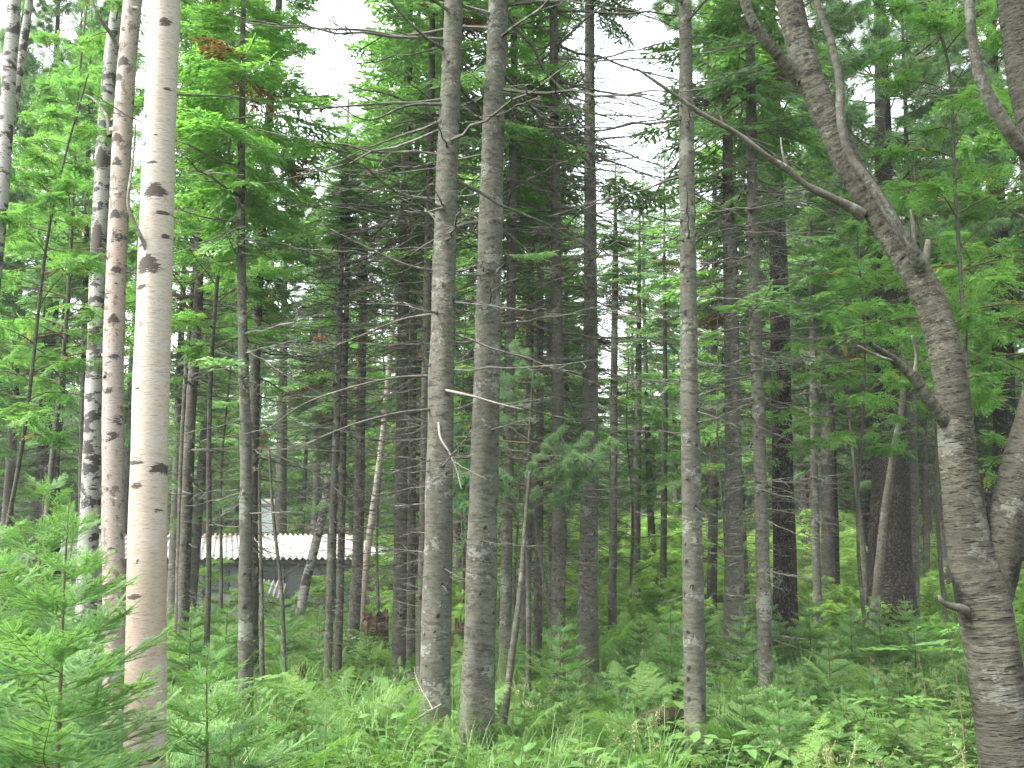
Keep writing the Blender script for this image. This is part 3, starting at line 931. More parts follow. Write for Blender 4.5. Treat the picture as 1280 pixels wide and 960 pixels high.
tree('fir_tree', 'thinnest middle fir in the dark trio left of the two big grey firs', 'fir tree', [(513, 824), (515, 640), (517, 430), (520, 250)], 13.2, 11, 8, 11.0, 'dark_bark', 'bright', 5.8, .6, branches=44, br_z=(1.4, 7.4), br_len=(.7, 1.5), nick='the dark trio')
tree('fir_tree', 'dark fir of the trio standing tight against the big grey fir', 'fir tree', [(526, 850), (530, 640), (533, 430), (536, 260), (539, 100)], 10.6, 12, 9, 11.5, 'dark_bark', 'fir', 6.0, .7, branches=50, br_z=(1.4, 6.8), br_len=(.7, 1.5), nick='the dark trio')
big_fir = tree('fir_tree', 'big smooth pale grey fir, left of the twin central trunks', 'fir tree', [(543, 925), (547, 720), (552, 480), (557, 260), (562, 130), (567, 0)], 7.7, 39, 25, 14.5, 'fir_bark', 'fir', 8.6, 1.0, branches=78, br_z=(1.3, 6.3), br_len=(.4, 1.75), k=32, nick='the big pale fir', live=0)
dark_fir = tree('fir_tree', 'big darker grey fir, right of the twin central trunks', 'fir tree', [(597, 905), (602, 720), (608, 480), (614, 240), (618, 120), (623, 0)], 8.1, 41, 26, 15, 'fir_bark', 'fir', 8.8, 1.0, branches=80, br_z=(1.3, 6.6), br_len=(.4, 1.7), k=32, nick='the big darker fir')
tree('fir_tree', 'slim fir just right of the big darker fir', 'fir tree', [(631, 842), (634, 660), (637, 480), (640, 300), (642, 120)], 11.3, 15, 10, 11.5, 'fir_bark', 'bright', 5.6, .62, branches=64, br_z=(1.3, 7), br_len=(.7, 1.6), live=4, nick='the slim fir')
tree('fir_tree', 'thin brown fir behind the young pine sprays', 'fir tree', [(657, 790), (660, 640), (662, 450), (664, 250)], 15.0, 12, 9, 12.5, 'dark_bark', 'bright', 6.0, .75, branches=50, br_z=(1.6, 8), br_len=(.8, 1.6), nick='the thin brown fir')
tree('fir_tree', 'grey fir stem behind the young pine, dark branches on both sides', 'fir tree', [(672, 806), (674, 640), (675, 450), (676, 250)], 14.0, 11, 8, 13, 'dark_bark', 'fir', 6.2, .75, branches=50, br_z=(1.6, 8), br_len=(.8, 1.6), nick='the grey stem')
tree('fir_tree', 'straight scaly fir right of the young pine with horizontal dead branches', 'fir tree', [(698, 842), (698, 660), (697, 480), (695, 300), (693, 120), (692, 0)], 11.3, 18, 11, 12.5, 'dark_bark', 'fir', 9.2, .55, branches=80, br_z=(1.4, 8.6), br_len=(.7, 1.7), nick='the scaly fir')
tree('fir_tree', 'sturdy grey fir rising clear against the white sky gap', 'fir tree', [(734, 822), (736, 660), (738, 480), (738, 300), (737, 120), (737, 0)], 13.0, 25, 12, 13.5, 'fir_bark', 'fir', 9.2, .7, branches=80, live=9, br_z=(1.6, 9), br_len=(.6, 1.5), nick='the sturdy fir', flare=.35)
tree('fir_tree', 'thin dark fir right of the sturdy fir in the sky gap', 'fir tree', [(765, 776), (767, 600), (768, 440), (769, 330)], 20.0, 11, 8, 9.6, 'dark_bark', 'fir', 6.6, .5, branches=26, br_z=(2, 7), br_len=(.7, 1.4), nick='the thin dark fir')
tree('fir_tree', 'short distant trunk with a broken white branch at its foot', 'fir tree', [(794, 752), (795, 650), (797, 560)], 27.0, 14, 10, 12, 'dark_bark', 'fir', 7.0, .6, dead=.6, nick='the distant dark trunk')
tree('fir_tree', 'slim distant trunk before the bright clearing', 'fir tree', [(829, 762), (830, 650), (831, 520)], 25.0, 9, 7, 12, 'dark_bark', 'fir', 7.0, .6, dead=.6, nick='the slim clearing trunk')
tree('fir_tree', 'smooth pale grey fir standing alone right of centre with short snags', 'fir tree', [(871, 920), (867, 720), (862, 520), (859, 300), (857, 130), (856, 0)], 7.4, 28, 17, 14, 'fir_bark', 'fir', 8.4, .9, branches=70, br_z=(1.0, 6.4), br_len=(.12, 1.2), k=28, nick='the lone smooth fir')
tree('fir_tree', 'dark trunk behind the lone smooth fir', 'fir tree', [(890, 760), (891, 650), (893, 520)], 24.0, 13, 11, 14, 'dark_bark', 'fir', 7.6, .7, dead=.7, nick='the dark trunk')
tree('fir_tree', 'grey branchy fir left of the paler slim fir on the right side', 'fir tree', [(917, 815), (917, 660), (915, 480), (912, 300), (909, 150)], 13.5, 25, 13, 13, 'fir_bark', 'bright', 6.6, .85, branches=80, br_z=(1.6, 8.2), br_len=(.6, 1.5), live=4, nick='the branchy grey fir')
tree('fir_tree', 'paler slim fir left of the dark furrowed pine', 'fir tree', [(956, 865), (952, 660), (947, 480), (942, 260), (938, 80)], 9.8, 18, 13, 12.5, 'fir_bark', 'fir', 6.0, .8, branches=70, br_z=(1.4, 6.6), br_len=(.4, 1.3), live=3, nick='the paler slim fir')
tree('pine_tree', 'straight dark furrowed pine with a rusty spray at its foot', 'pine tree', [(982, 800), (980, 640), (976, 440), (971, 280), (967, 150)], 15.5, 30, 20, 17, 'pine_bark', 'pine', 8.6, 1.0, branches=40, br_z=(3, 10), br_len=(.5, 1.8), k=28, nick='the furrowed pine')
tree('fir_tree', 'thin grey fir right of the dark furrowed pine', 'fir tree', [(1023, 778), (1020, 660), (1017, 540), (1015, 400)], 19.0, 11, 8, 12, 'fir_bark', 'fir', 5.5, .8, dead=.9, nick='the thin grey fir')
tree('fir_tree', 'dark fir behind the thin grey fir on the right', 'fir tree', [(1036, 760), (1035, 640), (1033, 480), (1032, 380)], 22.0, 17, 13, 14, 'dark_bark', 'fir', 6.0, 1.1, dead=1.2, nick='the dark fir on the right')
tree('pine_tree', 'massive old furrowed pine with swollen base in the right middle', 'pine tree', [(1115, 775), (1113, 700), (1113, 620), (1111, 520), (1110, 420)], 19.3, 58, 30, 18, 'pine_bark', 'pine', 7.6, 1.25, branches=40, br_z=(4, 9), br_len=(.8, 2.4), k=36, nick='the massive pine', flare=.3)
tree('fir_tree', 'grey fir tight against the right side of the massive old pine', 'fir tree', [(1142, 776), (1141, 660), (1139, 520), (1138, 400)], 20.0, 15, 11, 14, 'dark_bark', 'fir', 6.0, 1.0, dead=1.0, nick='the grey fir')
tree('fir_tree', 'very thin dark fir between the massive pine and the forked tree', 'fir tree', [(1158, 764), (1157, 640), (1155, 500)], 23.0, 9, 7, 12, 'dark_bark', 'bright', 5.4, .9, dead=.9, nick='the very thin dark fir')
tree('fir_tree', 'dark trunk showing close left of the forked tree', 'fir tree', [(1183, 768), (1183, 680), (1182, 560)], 21.0, 12, 10, 12, 'dark_bark', 'bright', 5.0, .9, dead=.8, nick='the trunk left of the forked tree')
tree('pine_tree', 'dark pine trunk seen through the fork of the foreground tree', 'pine tree', [(1262, 765), (1258, 640), (1254, 480), (1252, 380)], 22.0, 30, 25, 18, 'pine_bark', 'pine', 7.5, 1.3, branches=24, br_z=(4, 10), br_len=(.8, 2.2), k=28, nick='the pine in the fork')
tree('pine_tree', 'dark pine trunk in the shade at the far left behind the saplings', 'pine tree', [(62, 740), (62, 620), (62, 460)], 24.0, 26, 20, 17, 'pine_bark', 'pine', 7.0, 1.2, dead=1.3, nick='the shaded pine at the left')
tree('fir_tree', 'thin dark fir between the corner birches and the black and white birch', 'fir tree', [(101, 740), (103, 600), (106, 420), (108, 260)], 18.0, 9, 7, 12, 'dark_bark', 'fir', 6.0, .8, dead=1.0, nick='the thin fir behind the birches')
tree('fir_tree', 'old grey trunk beyond the shed roof beside the white hut', 'pine tree', [(351, 700), (351, 640), (352, 560)], 38.0, 17, 13, 16, 'dark_bark', 'pine', 8.0, 1.2, dead=1.2, nick='the trunk beyond the shed roof')
tree('fir_tree', 'dark thin trunk rising behind the shed left of the leaning birch', 'fir tree', [(392, 690), (396, 600), (398, 520)], 36.0, 10, 8, 15, 'dark_bark', 'fir', 6.5, 1.1, dead=1.2, nick='the trunk behind the shed')

# --- broadleaf trees
def broad_tree(label, u, Y, H, z0, R, nl, per, seed, stem=.035, lean=(0, 0), v0=None, leaves=None, size=1.0, nick=None, pts=None, bark='dark_bark', name='rowan_tree', cat='broadleaf tree', up=.55):
    x = at(u, 480, Y)[0]
    base = np.array([x, Y, float(gz(x, Y))])
    root = thing(name, label, cat, base)
    s = np.linspace(0, 1, 24)
    if pts:
        C = catmull(np.vstack([[0, 0, -.1], [at(a, b, Y) - base for a, b in pts]]), 40)
    else:
        C = np.stack([lean[0] * s ** 1.4 + .05 * np.sin(s * 9 + seed), lean[1] * s ** 1.4 + .04 * np.sin(s * 7), -.1 + (H + .1) * s], 1)
    g = G(); tube(g, C, np.linspace(stem, stem * .3, len(C)), 10, noise=.06, seed=seed)
    link('trunk', g.mesh('trunk', [M[bark]], True), root)
    c = leafy_crown(600 + seed, H - z0, R, nl, leaves or PINN, int(per * 1.3), wood=stem * .35, size=size * .82, up=up)
    zz = C[:, 2]
    # shear the crown along the stem so that its limbs leave the trunk
    c.v = [np.concatenate([v[:, :2] + np.stack([np.interp(v[:, 2] + z0, zz, C[:, q]) for q in (0, 1)], 1), v[:, 2:] + z0], 1).astype(np.float32) for v in c.v]
    link('crown', c.mesh('crown', [M['twig'], M['broad_leaf']]), root)
    LANDMARKS.append((x, Y, nick or label))
    return root


MAPLE = [simple_leaf(1), simple_leaf(2, .075, .03)]
broad_tree('light green rowan with lacy leaves filling the gap right of the white birch', 268, 11.5, 9.0, 3.9, 1.5, 40, 36, 1, nick='the lacy rowan')
broad_tree('tall leafy rowan spreading behind the white birch trunk', 235, 15.0, 12.0, 5.0, 2.2, 48, 36, 2, stem=.05, nick='the tall rowan')
broad_tree('leafy rowan crowding the upper left between the corner birch and the pinkish birch', 74, 17.0, 11.5, 4.2, 2.2, 48, 40, 3, stem=.05, nick='the upper left rowan')
broad_tree('many stemmed leafy shrub with bare dark lower limbs at the left edge', 8, 10.5, 7.0, 2.8, 1.2, 30, 26, 4, stem=.03, lean=(.5, .2), nick='the left edge shrub')
broad_tree('slender leafy sapling with the dark bare stem near the big pale fir', 452, 17.0, 9.0, 4.0, 1.5, 30, 26, 5, nick='the slender leafy tree')
broad_tree('thin stemmed maple with bright leaves close behind the forked tree', 1209, 9.0, 7.9, 3.0, 1.35, 36, 22, 6, stem=.032, pts=[(1212, 760), (1208, 470), (1200, 330), (1193, 220), (1187, 90), (1165, 0), (1150, -80)], leaves=PINN + MAPLE, nick='the thin stemmed maple', name='maple_tree')
broad_tree('leafy bright tree crowding the right edge behind the forked tree', 1295, 11.0, 7.2, 2.5, 2.0, 40, 32, 7, stem=.05, nick='the right edge tree', name='maple_tree')
broad_tree('low leafy tree with layered leaves left of the massive pine', 1062, 14.0, 6.4, 3.0, 1.8, 34, 32, 8, stem=.03, lean=(.3, 0), nick='the layered leafy tree', name='maple_tree')
broad_tree('leafy young tree behind the thin stemmed maple', 1165, 16.0, 8.4, 3.4, 2.0, 36, 32, 9, stem=.04, nick='the leafy young tree', name='maple_tree')


broad_tree('light green young tree in the gap between the dark trio and the shed end', 478, 21, 7.5, 1.6, 1.7, 36, 26, 21, nick='the gap tree')
broad_tree('light leafy young tree behind the slim fir right of the big darker fir', 646, 18.5, 6.0, 1.2, 1.5, 34, 26, 22, nick='the light leafy tree')
broad_tree('leafy young tree behind the thin dark fir in the middle distance', 785, 22, 6.0, 1.2, 1.6, 32, 26, 23, nick='the middle leafy tree')
broad_tree('bushy young leafy tree between the branchy grey fir and the lone smooth fir', 897, 20, 6.5, 1.2, 1.6, 34, 26, 24, nick='the bushy young tree')
broad_tree('leafy young tree close behind the two central trunks', 578, 20, 7.0, 1.5, 1.5, 32, 26, 25, nick='the central leafy tree')
broad_tree('bushy leafy tree left of the tall bright fir beyond the dark slender fir', 285, 19, 7.0, 2.0, 1.6, 32, 26, 26, nick='the bushy leafy tree')


def stick(name, label, cat, pts, w0, w1, mat, k=8, seed=0, twigs=0, Ytwist=None):
    """a bare stem or branch standing by itself: pts of (u, v, Y)"""
    P = np.array([at(*p) for p in pts])
    base = np.array([P[0][0], P[0][1], P[0][2]])
    C = catmull(P - base, 36)
    g = G()
    Y = pts[0][2]
    tube(g, C, np.linspace(w0, w1, 36) / F * Y * .5, k, noise=.07, seed=seed)
    rng = np.random.default_rng(seed)
    if twigs:
        for _ in range(twigs):
            i = rng.integers(8, 35); L = rng.uniform(.2, .6)
            g.put(DEADS[rng.integers(10)], mats4(C[i], rng.uniform(0, 6.3), rng.uniform(-.2, .6), 0, L))
    return tag(link(name, g.mesh(name, [M[mat]], True), None, base), label, cat)


stick('dead_tree', 'thin dead leaning stem propped between the big darker fir and the slim fir', 'dead tree', [(629, 905, 8.6), (640, 820, 8.7), (650, 740, 8.8), (656, 660, 9.0), (662, 590, 9.1)], 10, 4, 'dark_bark', seed=1, twigs=6)
stick('dead_tree', 'thin dark dead stem leaning onto the straight scaly fir', 'dead tree', [(696, 815, 12.2), (686, 760, 12.2), (676, 700, 12.3), (668, 640, 12.4), (664, 560, 12.4)], 6, 3, 'dark_bark', seed=2, twigs=4)
stick('dead_tree', 'leaning crooked dead trunk propped against the massive old pine', 'dead tree', [(1092, 785, 18.2), (1098, 720, 18.2), (1106, 640, 18.3), (1118, 560, 18.3), (1128, 500, 18.4), (1131, 420, 18.4)], 13, 6, 'dark_bark', seed=3, twigs=6)
stick('dead_tree', 'thin curved sapling stem left of the massive old pine', 'dead tree', [(1082, 770, 19), (1080, 690, 19), (1072, 620, 19), (1066, 560, 19), (1060, 500, 19)], 7, 4, 'dark_bark', seed=4, twigs=5)
stick('dead_tree', 'spindly dark stem crossing the shed front left of the leaning birch', 'dead tree', [(356, 850, 10.5), (352, 740, 10.5), (342, 650, 10.5), (336, 560, 10.5)], 6, 3, 'dark_bark', seed=5, twigs=5)
stick('dead_tree', 'spindly upright stem crossing the middle of the shed front', 'dead tree', [(328, 850, 10.8), (327, 740, 10.8), (325, 650, 10.8), (324, 580, 10.8)], 6, 3, 'dark_bark', seed=6, twigs=5)
stick('broken_branch', 'short pale broken branch leaning at the foot of the distant dark trunk', 'branch', [(800, 752, 26), (795, 735, 26), (789, 715, 26)], 4, 3, 'pale_wood', seed=7)
stick('broken_branch', 'pale bare branch lying across the ferns before the big pale fir', 'branch', [(512, 905, 7.2), (530, 893, 7.1), (552, 880, 7.1)], 5, 2, 'pale_wood', seed=8, twigs=2)

# --- the forked tree at the right
def forked_tree():
    Y = 5.0
    LL = [(1274, 1010, 78), (1266, 950, 76), (1256, 900, 71), (1245, 850, 68), (1236, 795, 66), (1227, 742, 66), (1214, 690, 56), (1203, 620, 46), (1196, 555, 43), (1189, 480, 41), (1172, 405, 40), (1150, 350, 39), (1122, 305, 37), (1092, 255, 36), (1062, 208, 35), (1036, 150, 35), (1010, 90, 34), (990, 20, 33), (976, -60, 32), (960, -220, 30), (950, -420, 26), (955, -700, 18), (970, -950, 8)]
    RL = [(1236, 770, 44), (1243, 720, 50), (1253, 672, 48), (1265, 625, 46), (1279, 570, 44), (1297, 500, 42), (1316, 410, 41), (1320, 320, 41), (1308, 235, 41), (1292, 160, 41), (1279, 90, 40), (1268, 20, 39), (1260, -70, 37), (1255, -260, 32), (1262, -500, 22), (1280, -800, 9)]
    gzb = float(gz(at(1274, 1010, Y)[0], Y))
    base = np.array([at(1278, 1010, Y)[0], Y, gzb])
    root = thing('forked_tree', 'thick forked tree with banded brown bark and long bare limbs at the right edge', 'forked tree', base)

    def limb(pts, dy=None, k=24, noise=.04, seed=0, name='limb', mat='fork_bark', start=None, mk=None):
        dy = dy or [0] * len(pts)
        P = np.array([np.r_[at(u, v, Y + q), w / F * (Y + q) * .5] for (u, v, w), q in zip(pts, dy)])
        if start is not None: P = np.vstack([start, P])
        L = np.sum(np.linalg.norm(np.diff(P[:, :3], axis=0), axis=1))
        n = int(max(16, L * 24))
        C = catmull(P, n)
        g = G()
        Q = C[:, :3] - base
        mark = None
        if mk:
            mv = np.zeros((n, k))
            an = np.arange(k) * 2 * math.pi / k
            for (a, b, s) in mk: mv = np.maximum(mv, s * np.exp(-((C[:, 2] - a) / b) ** 2)[:, None] * (.62 + .38 * np.sin(an[None] * 2 + 5 * C[:, 2:3] + a * 7)))
            mark = (mv, 0 * mv)
        tube(g, Q, np.maximum(C[:, 3], .002), k, noise=noise, seed=seed, mark=mark)
        return link(name, g.mesh(name, [M[mat]], True), root)

    z = lambda v: at(1230, v, Y)[2]
    p0 = np.array([at(1278, 1010, Y)[0], Y, gzb - .12, 46 / F * Y])
    limb(LL, k=36, seed=3, name='trunk', start=p0, noise=.075, mk=[(z(745), .24, .60), (z(860), .3, .46), (z(360), .12, .3), (z(600), .2, .2)])
    limb(RL, [.0, .0, .0, 0, 0, 0, .05, .1, .1, .1, .1, .1, .1, .1, .1, .1], k=32, seed=4, noise=.07, mk=[(z(715), .2, .5)])
    limb([(998, 100, 18), (975, 72, 17), (950, 42, 15), (932, 5, 13), (922, -50, 12), (910, -160, 8)], [0, -.05, -.1, -.15, -.2, -.3], 14, .07, 5)
    limb([(1150, 335, 18), (1138, 310, 15), (1112, 268, 13), (1086, 228, 12), (1062, 192, 12), (1051, 150, 11), (1049, 100, 11), (1038, 50, 10), (1022, 5, 9), (1012, -60, 7)], [-.08, -.14, -.15, -.15, -.14, -.14, -.12, -.1, -.1, -.1], 12, .08, 6, mat='dark_bark')
    limb([(1148, 330, 7), (1128, 300, 6), (1108, 262, 5), (1094, 238, 3)], [-.1, -.16, -.2, -.22], 8, .08, 7, mat='dark_bark')
    limb([(1078, 268, 16), (1050, 252, 12), (1010, 233, 9), (985, 212, 8.5), (962, 198, 8), (920, 166, 7), (880, 144, 6), (840, 116, 5), (796, 86, 3)], [0, -.04, -.1, -.13, -.16, -.22, -.28, -.34, -.4], 12, .12, 8, mat='dead_wood')
    limb([(905, 158, 4), (898, 140, 3), (880, 120, 1.5)], [-.24, -.26, -.3], 6, .1, 16, name='twig', mat='dead_wood')
    limb([(985, 212, 5), (978, 190, 3), (976, 172, 1.5)], [-.13, -.15, -.15], 6, .1, 17, name='twig', mat='dead_wood')
    limb([(1196, 545, 24), (1182, 528, 18), (1163, 503, 16), (1142, 472, 14), (1118, 450, 11), (1088, 430, 6)], [0, -.03, -.08, -.12, -.15, -.2], 12, .16, 9, mat='fork_bark')
    limb([(1142, 472, 6), (1146, 445, 5), (1140, 420, 3)], [-.12, -.15, -.2], 8, .08, 10, name='twig', mat='dead_wood')
    limb([(1120, 452, 5), (1100, 446, 4), (1072, 432, 2)], [-.15, -.2, -.22], 8, .08, 11, name='twig', mat='dead_wood')
    limb([(1222, 775, 16), (1205, 762, 11), (1190, 758, 9), (1178, 752, 6), (1174, 744, 4)], [0, -.08, -.1, -.12, -.12], 8, .22, 12, name='stub', mat='dark_bark')
    limb([(1152, 335, 16), (1158, 318, 12), (1160, 300, 7)], [-.02, -.02, -.02], 8, .12, 13, name='stub', mat='dark_bark')
    limb([(1143, 318, 7), (1142, 290, 6), (1138, 262, 3)], [0, -.02, 0], 8, .12, 14, name='stub', mat='dead_wood')
    limb([(1318, 235, 26), (1292, 200, 21), (1268, 172, 19), (1244, 135, 18), (1226, 98, 15), (1215, 50, 13), (1211, 0, 12), (1205, -70, 9)], [0, -.08, -.12, -.15, -.17, -.18, -.18, -.2], 14, .1, 15, mat='dark_bark')
    for i, (u, v, h) in enumerate([(955, -420, 3.0), (1262, -420, 3.0)]):
        link('crown', BROAD[i], root, at(u, v, Y) - base, (0, 0, i), (.9, .9, h / 7))
    LANDMARKS.append((base[0], base[1], 'the forked tree'))


forked_tree()

# --- young pine with long needles in the middle
def young_pine():
    Y = 9.6
    b = at(661, 800, Y); base = np.array([b[0], Y, float(gz(b[0], Y))])
    root = thing('young_pine', 'young pine with long drooping blue green needles in front of the straight scaly fir', 'young pine', base)
    P = np.array([[0, 0, -.1]] + [at(u, v, Y) - base for u, v in [(660, 720), (658, 640), (661, 560), (664, 500), (668, 450)]])
    C = catmull(P, 30)
    g = G(); tube(g, C, np.linspace(.03, .008, 30), 8, noise=.06)
    link('trunk', g.mesh('trunk', [M['dark_bark']], True), root)
    for i in range(3):
        pass
    near = [tuft_spray(800 + i, .8, 18, .10, .0023, 36) for i in range(3)]
    ms = []
    for i, d in enumerate(near):
        q = G(); q.add(*d[:2], d[2], d[3], d[4]); ms.append(q.mesh('branch', [M['twig'], M['pine_leaf']]))
    for i, (u, v, az, L) in enumerate([(700, 545, 0, 1.0), (735, 560, .2, .9), (720, 585, -.5, .9), (690, 590, -1.1, .8), (640, 560, 3.3, .8), (620, 590, 3.0, .9), (610, 620, 2.8, .7), (640, 610, 3.9, .7), (668, 500, 1.2, .7), (655, 490, 2.4, .6), (690, 480, -.3, .6), (672, 470, -1.6, .5), (720, 620, .1, .7), (675, 640, -1.4, .7), (745, 600, .0, .6), (670, 455, 1.5, .45), (600, 545, 3.2, .5), (596, 600, 3.3, .7), (615, 560, 2.9, .8), (630, 640, 3.4, .7), (604, 635, 3.0, .6), (650, 470, 2.2, .5), (760, 575, .1, .6), (680, 520, .6, .7), (650, 520, 2.6, .7), (700, 570, -.9, .7), (640, 595, -2.2, .7), (730, 590, -.3, .7), (668, 430, 1.5, .5), (690, 620, -.8, .6)]):
        tgt = at(u - 22, v, Y) - base
        az += 0
        L *= 1.0
        p = tgt - .55 * L * np.array([math.cos(az), math.sin(az), .25])
        z = np.clip(p[2], C[8][2], C[-1][2])
        root_p = np.array([np.interp(z, C[:, 2], C[:, q]) for q in range(3)])
        dv = tgt - root_p
        Lr = np.linalg.norm(dv) + .2
        link('branch', ms[i % 3], root, root_p, (RNG.normal(0, .3), -math.asin(np.clip(dv[2] / Lr, -1, 1)) - .02, math.atan2(dv[1] + .3 * math.sin(az), dv[0])), (Lr / .8,) * 3)
    LANDMARKS.append((base[0], base[1], 'the young pine'))


young_pine()


def extra_branch(info, pts, w0, w1, mat, seed, twigs=4):
    root, Cl, R, base = info
    P = np.array([at(*p) for p in pts]) - base
    C = catmull(P, 28); g = G(); Y = pts[0][2]
    tube(g, C, np.linspace(w0, w1, 28) * .68 / F * Y * .5, 8, noise=.12, seed=seed)
    rng = np.random.default_rng(seed)
    for _ in range(twigs):
        i = rng.integers(8, 27); d = C[min(27, i + 1)] - C[i]
        g.put(DEADS[rng.integers(10)], mats4(C[i], math.atan2(d[1], d[0]) + rng.choice([-1, 1]) * rng.uniform(.4, .9), rng.uniform(-.4, .2), 0, rng.uniform(.2, .45)))
    link('branch', g.mesh('branch', [M[mat]], True), root)


for i, (pts, w0, w1, mat, tw) in enumerate([
        ([(548, 528, 7.6), (551, 548, 7.45), (562, 566, 7.4), (572, 590, 7.4), (577, 612, 7.4)], 5, 3, 'pale_wood', 1),
        ([(558, 488, 7.6), (590, 495, 7.4), (625, 505, 7.3), (655, 512, 7.25)], 6, 2, 'pale_wood', 2),
        ([(538, 512, 7.65), (500, 516, 7.4), (450, 528, 7.2), (405, 545, 7.0), (372, 562, 6.9)], 6, 1.5, 'dead_wood', 5),
        ([(540, 470, 7.7), (495, 472, 7.6), (440, 484, 7.5), (380, 505, 7.4), (330, 540, 7.3)], 5, 1.5, 'dead_wood', 5),
        ([(545, 392, 7.7), (500, 400, 7.8), (450, 420, 7.9), (400, 440, 8.0)], 6, 1.5, 'dead_wood', 5),
        ([(548, 340, 7.7), (505, 330, 7.6), (450, 305, 7.5), (400, 280, 7.4)], 6, 1.5, 'dead_wood', 5),
        ([(556, 62, 7.7), (530, 45, 7.5), (500, 15, 7.3), (480, -10, 7.2)], 7, 3, 'dead_wood', 3),
        ([(556, 130, 7.7), (510, 132, 7.6), (460, 150, 7.5), (420, 130, 7.4)], 7, 2, 'dead_wood', 5)]):
    extra_branch(big_fir, pts, w0, w1, mat, 40 + i, tw)


def peeling(info, n, v0, v1, Y, seed, width):
    """loose curls of bark lifting off a birch trunk"""
    root, Cl, base = info
    rng = np.random.default_rng(seed)
    for _ in range(n):
        g = G()
        v = rng.uniform(v0, v1); z = at(640, v, Y)[2] - base[2]
        c = np.array([np.interp(z, Cl[:, 2], Cl[:, q]) for q in (0, 1, 2)])
        a0 = rng.uniform(math.pi * .95, math.pi * 2.05); r = width / F * Y * .5 * 1.01
        h = rng.uniform(.005, .022); span = rng.uniform(.3, .9); curl = rng.uniform(.01, .035) ; sg = rng.choice([-1, 1])
        s = np.linspace(0, 1, 7)
        rr = r + curl * s ** 2.2; a = a0 + sg * span * s
        top = np.stack([c[0] + rr * np.cos(a), c[1] + rr * np.sin(a), z + h * (1 - .5 * s)], 1)
        bot = np.stack([c[0] + rr * np.cos(a), c[1] + rr * np.sin(a), z - h * (1 - .6 * s) - .01 * s], 1)
        V = np.stack([top, bot], 1).reshape(-1, 3); j = np.arange(6) * 2
        g.add(V, np.stack([j, j + 1, j + 3, j + 2], 1))
        link('bark_curl', g.mesh('bark_curl', [M['birch_pink']], True), root)


peeling(pink_birch, 36, 0, 700, 9.0, 5, 25)
for (u, v, dy, L, az) in [(622, 150, -.12, .40, .4), (606, 322, -.14, .5, 3.6), (628, 318, -.1, .45, -.3), (612, 92, -.1, .35, 2.6)]:
    link('green_branch', SPR[0], dark_fir[0], at(u, v, 8.1 + dy) - dark_fir[3], (0.2, .05, az), (L, L, L))
# ------------------------------------------------------------------ the shed, the hut, the sheet
M['shed_wall'] = flat_mat('weathered_grey_boards', (0.10, 0.11, 0.115), (0.19, 0.20, 0.205), 3.0, (1, 1, .15), .85, (0.09, 0.08, 0.07), 1.0)
M['shed_roof'] = flat_mat('weathered_corrugated_roofing', (0.17, 0.17, 0.16), (0.31, 0.31, 0.30), 2.2, (3, .6, 1), .8, (0.14, 0.10, 0.07), 1.6, (.70, .86))
M['shed_panel'] = flat_mat('dusty_dark_panel', (0.05, 0.055, 0.06), (0.11, 0.115, 0.12), 5.0)
M['white_paint'] = flat_mat('faded_white_paint', (0.62, 0.66, 0.74), (0.78, 0.8, 0.84), 3.0)
M['dark_void'] = flat_mat('dark_opening', (0.015, 0.015, 0.017), (0.03, 0.03, 0.03))
M['dirt'] = flat_mat('bare_earth', (0.20, 0.14, 0.10), (0.34, 0.26, 0.19), 3.0)


def box(g, x0, x1, y0, y1, z0, z1, m=0):
    v = np.array([[x, y, z] for x in (x0, x1) for y in (y0, y1) for z in (z0, z1)], float)
    f = [[0, 1, 3, 2], [4, 6, 7, 5], [0, 4, 5, 1], [2, 3, 7, 6], [0, 2, 6, 4], [1, 5, 7, 3]]
    g.add(v, f, .5, m)


def corrugated(g, A, B, C_, D, waves, amp, th=.012, m=0, rows=6):
    """corrugated sheet A-B along the eave, D-C along the ridge"""
    A, B, C_, D = map(np.asarray, (A, B, C_, D))
    n = int(waves * 8)
    u = np.linspace(0, 1, n)[:, None, None]; w = np.linspace(0, 1, rows)[None, :, None]
    P = (A * (1 - u) + B * u) * (1 - w) + (D * (1 - u) + C_ * u) * w
    N = np.cross(B - A, D - A); N = N / np.linalg.norm(N)
    P = P + N * (amp * np.sin(u * waves * 2 * math.pi))
    mk = np.broadcast_to(sm(.35, 1.0, w[..., 0]), (n, rows)).reshape(-1)
    for s, fl in ((0, 0), (1, 1)):
        V = (P - N * th * s).reshape(-1, 3)
        i = np.arange(n - 1)[:, None] * rows + np.arange(rows - 1)[None]
        f = np.stack([i, i + rows, i + rows + 1, i + 1], 2).reshape(-1, 4)
        g.add(V, f[:, ::-1] if fl else f, .5, m, None, mk)


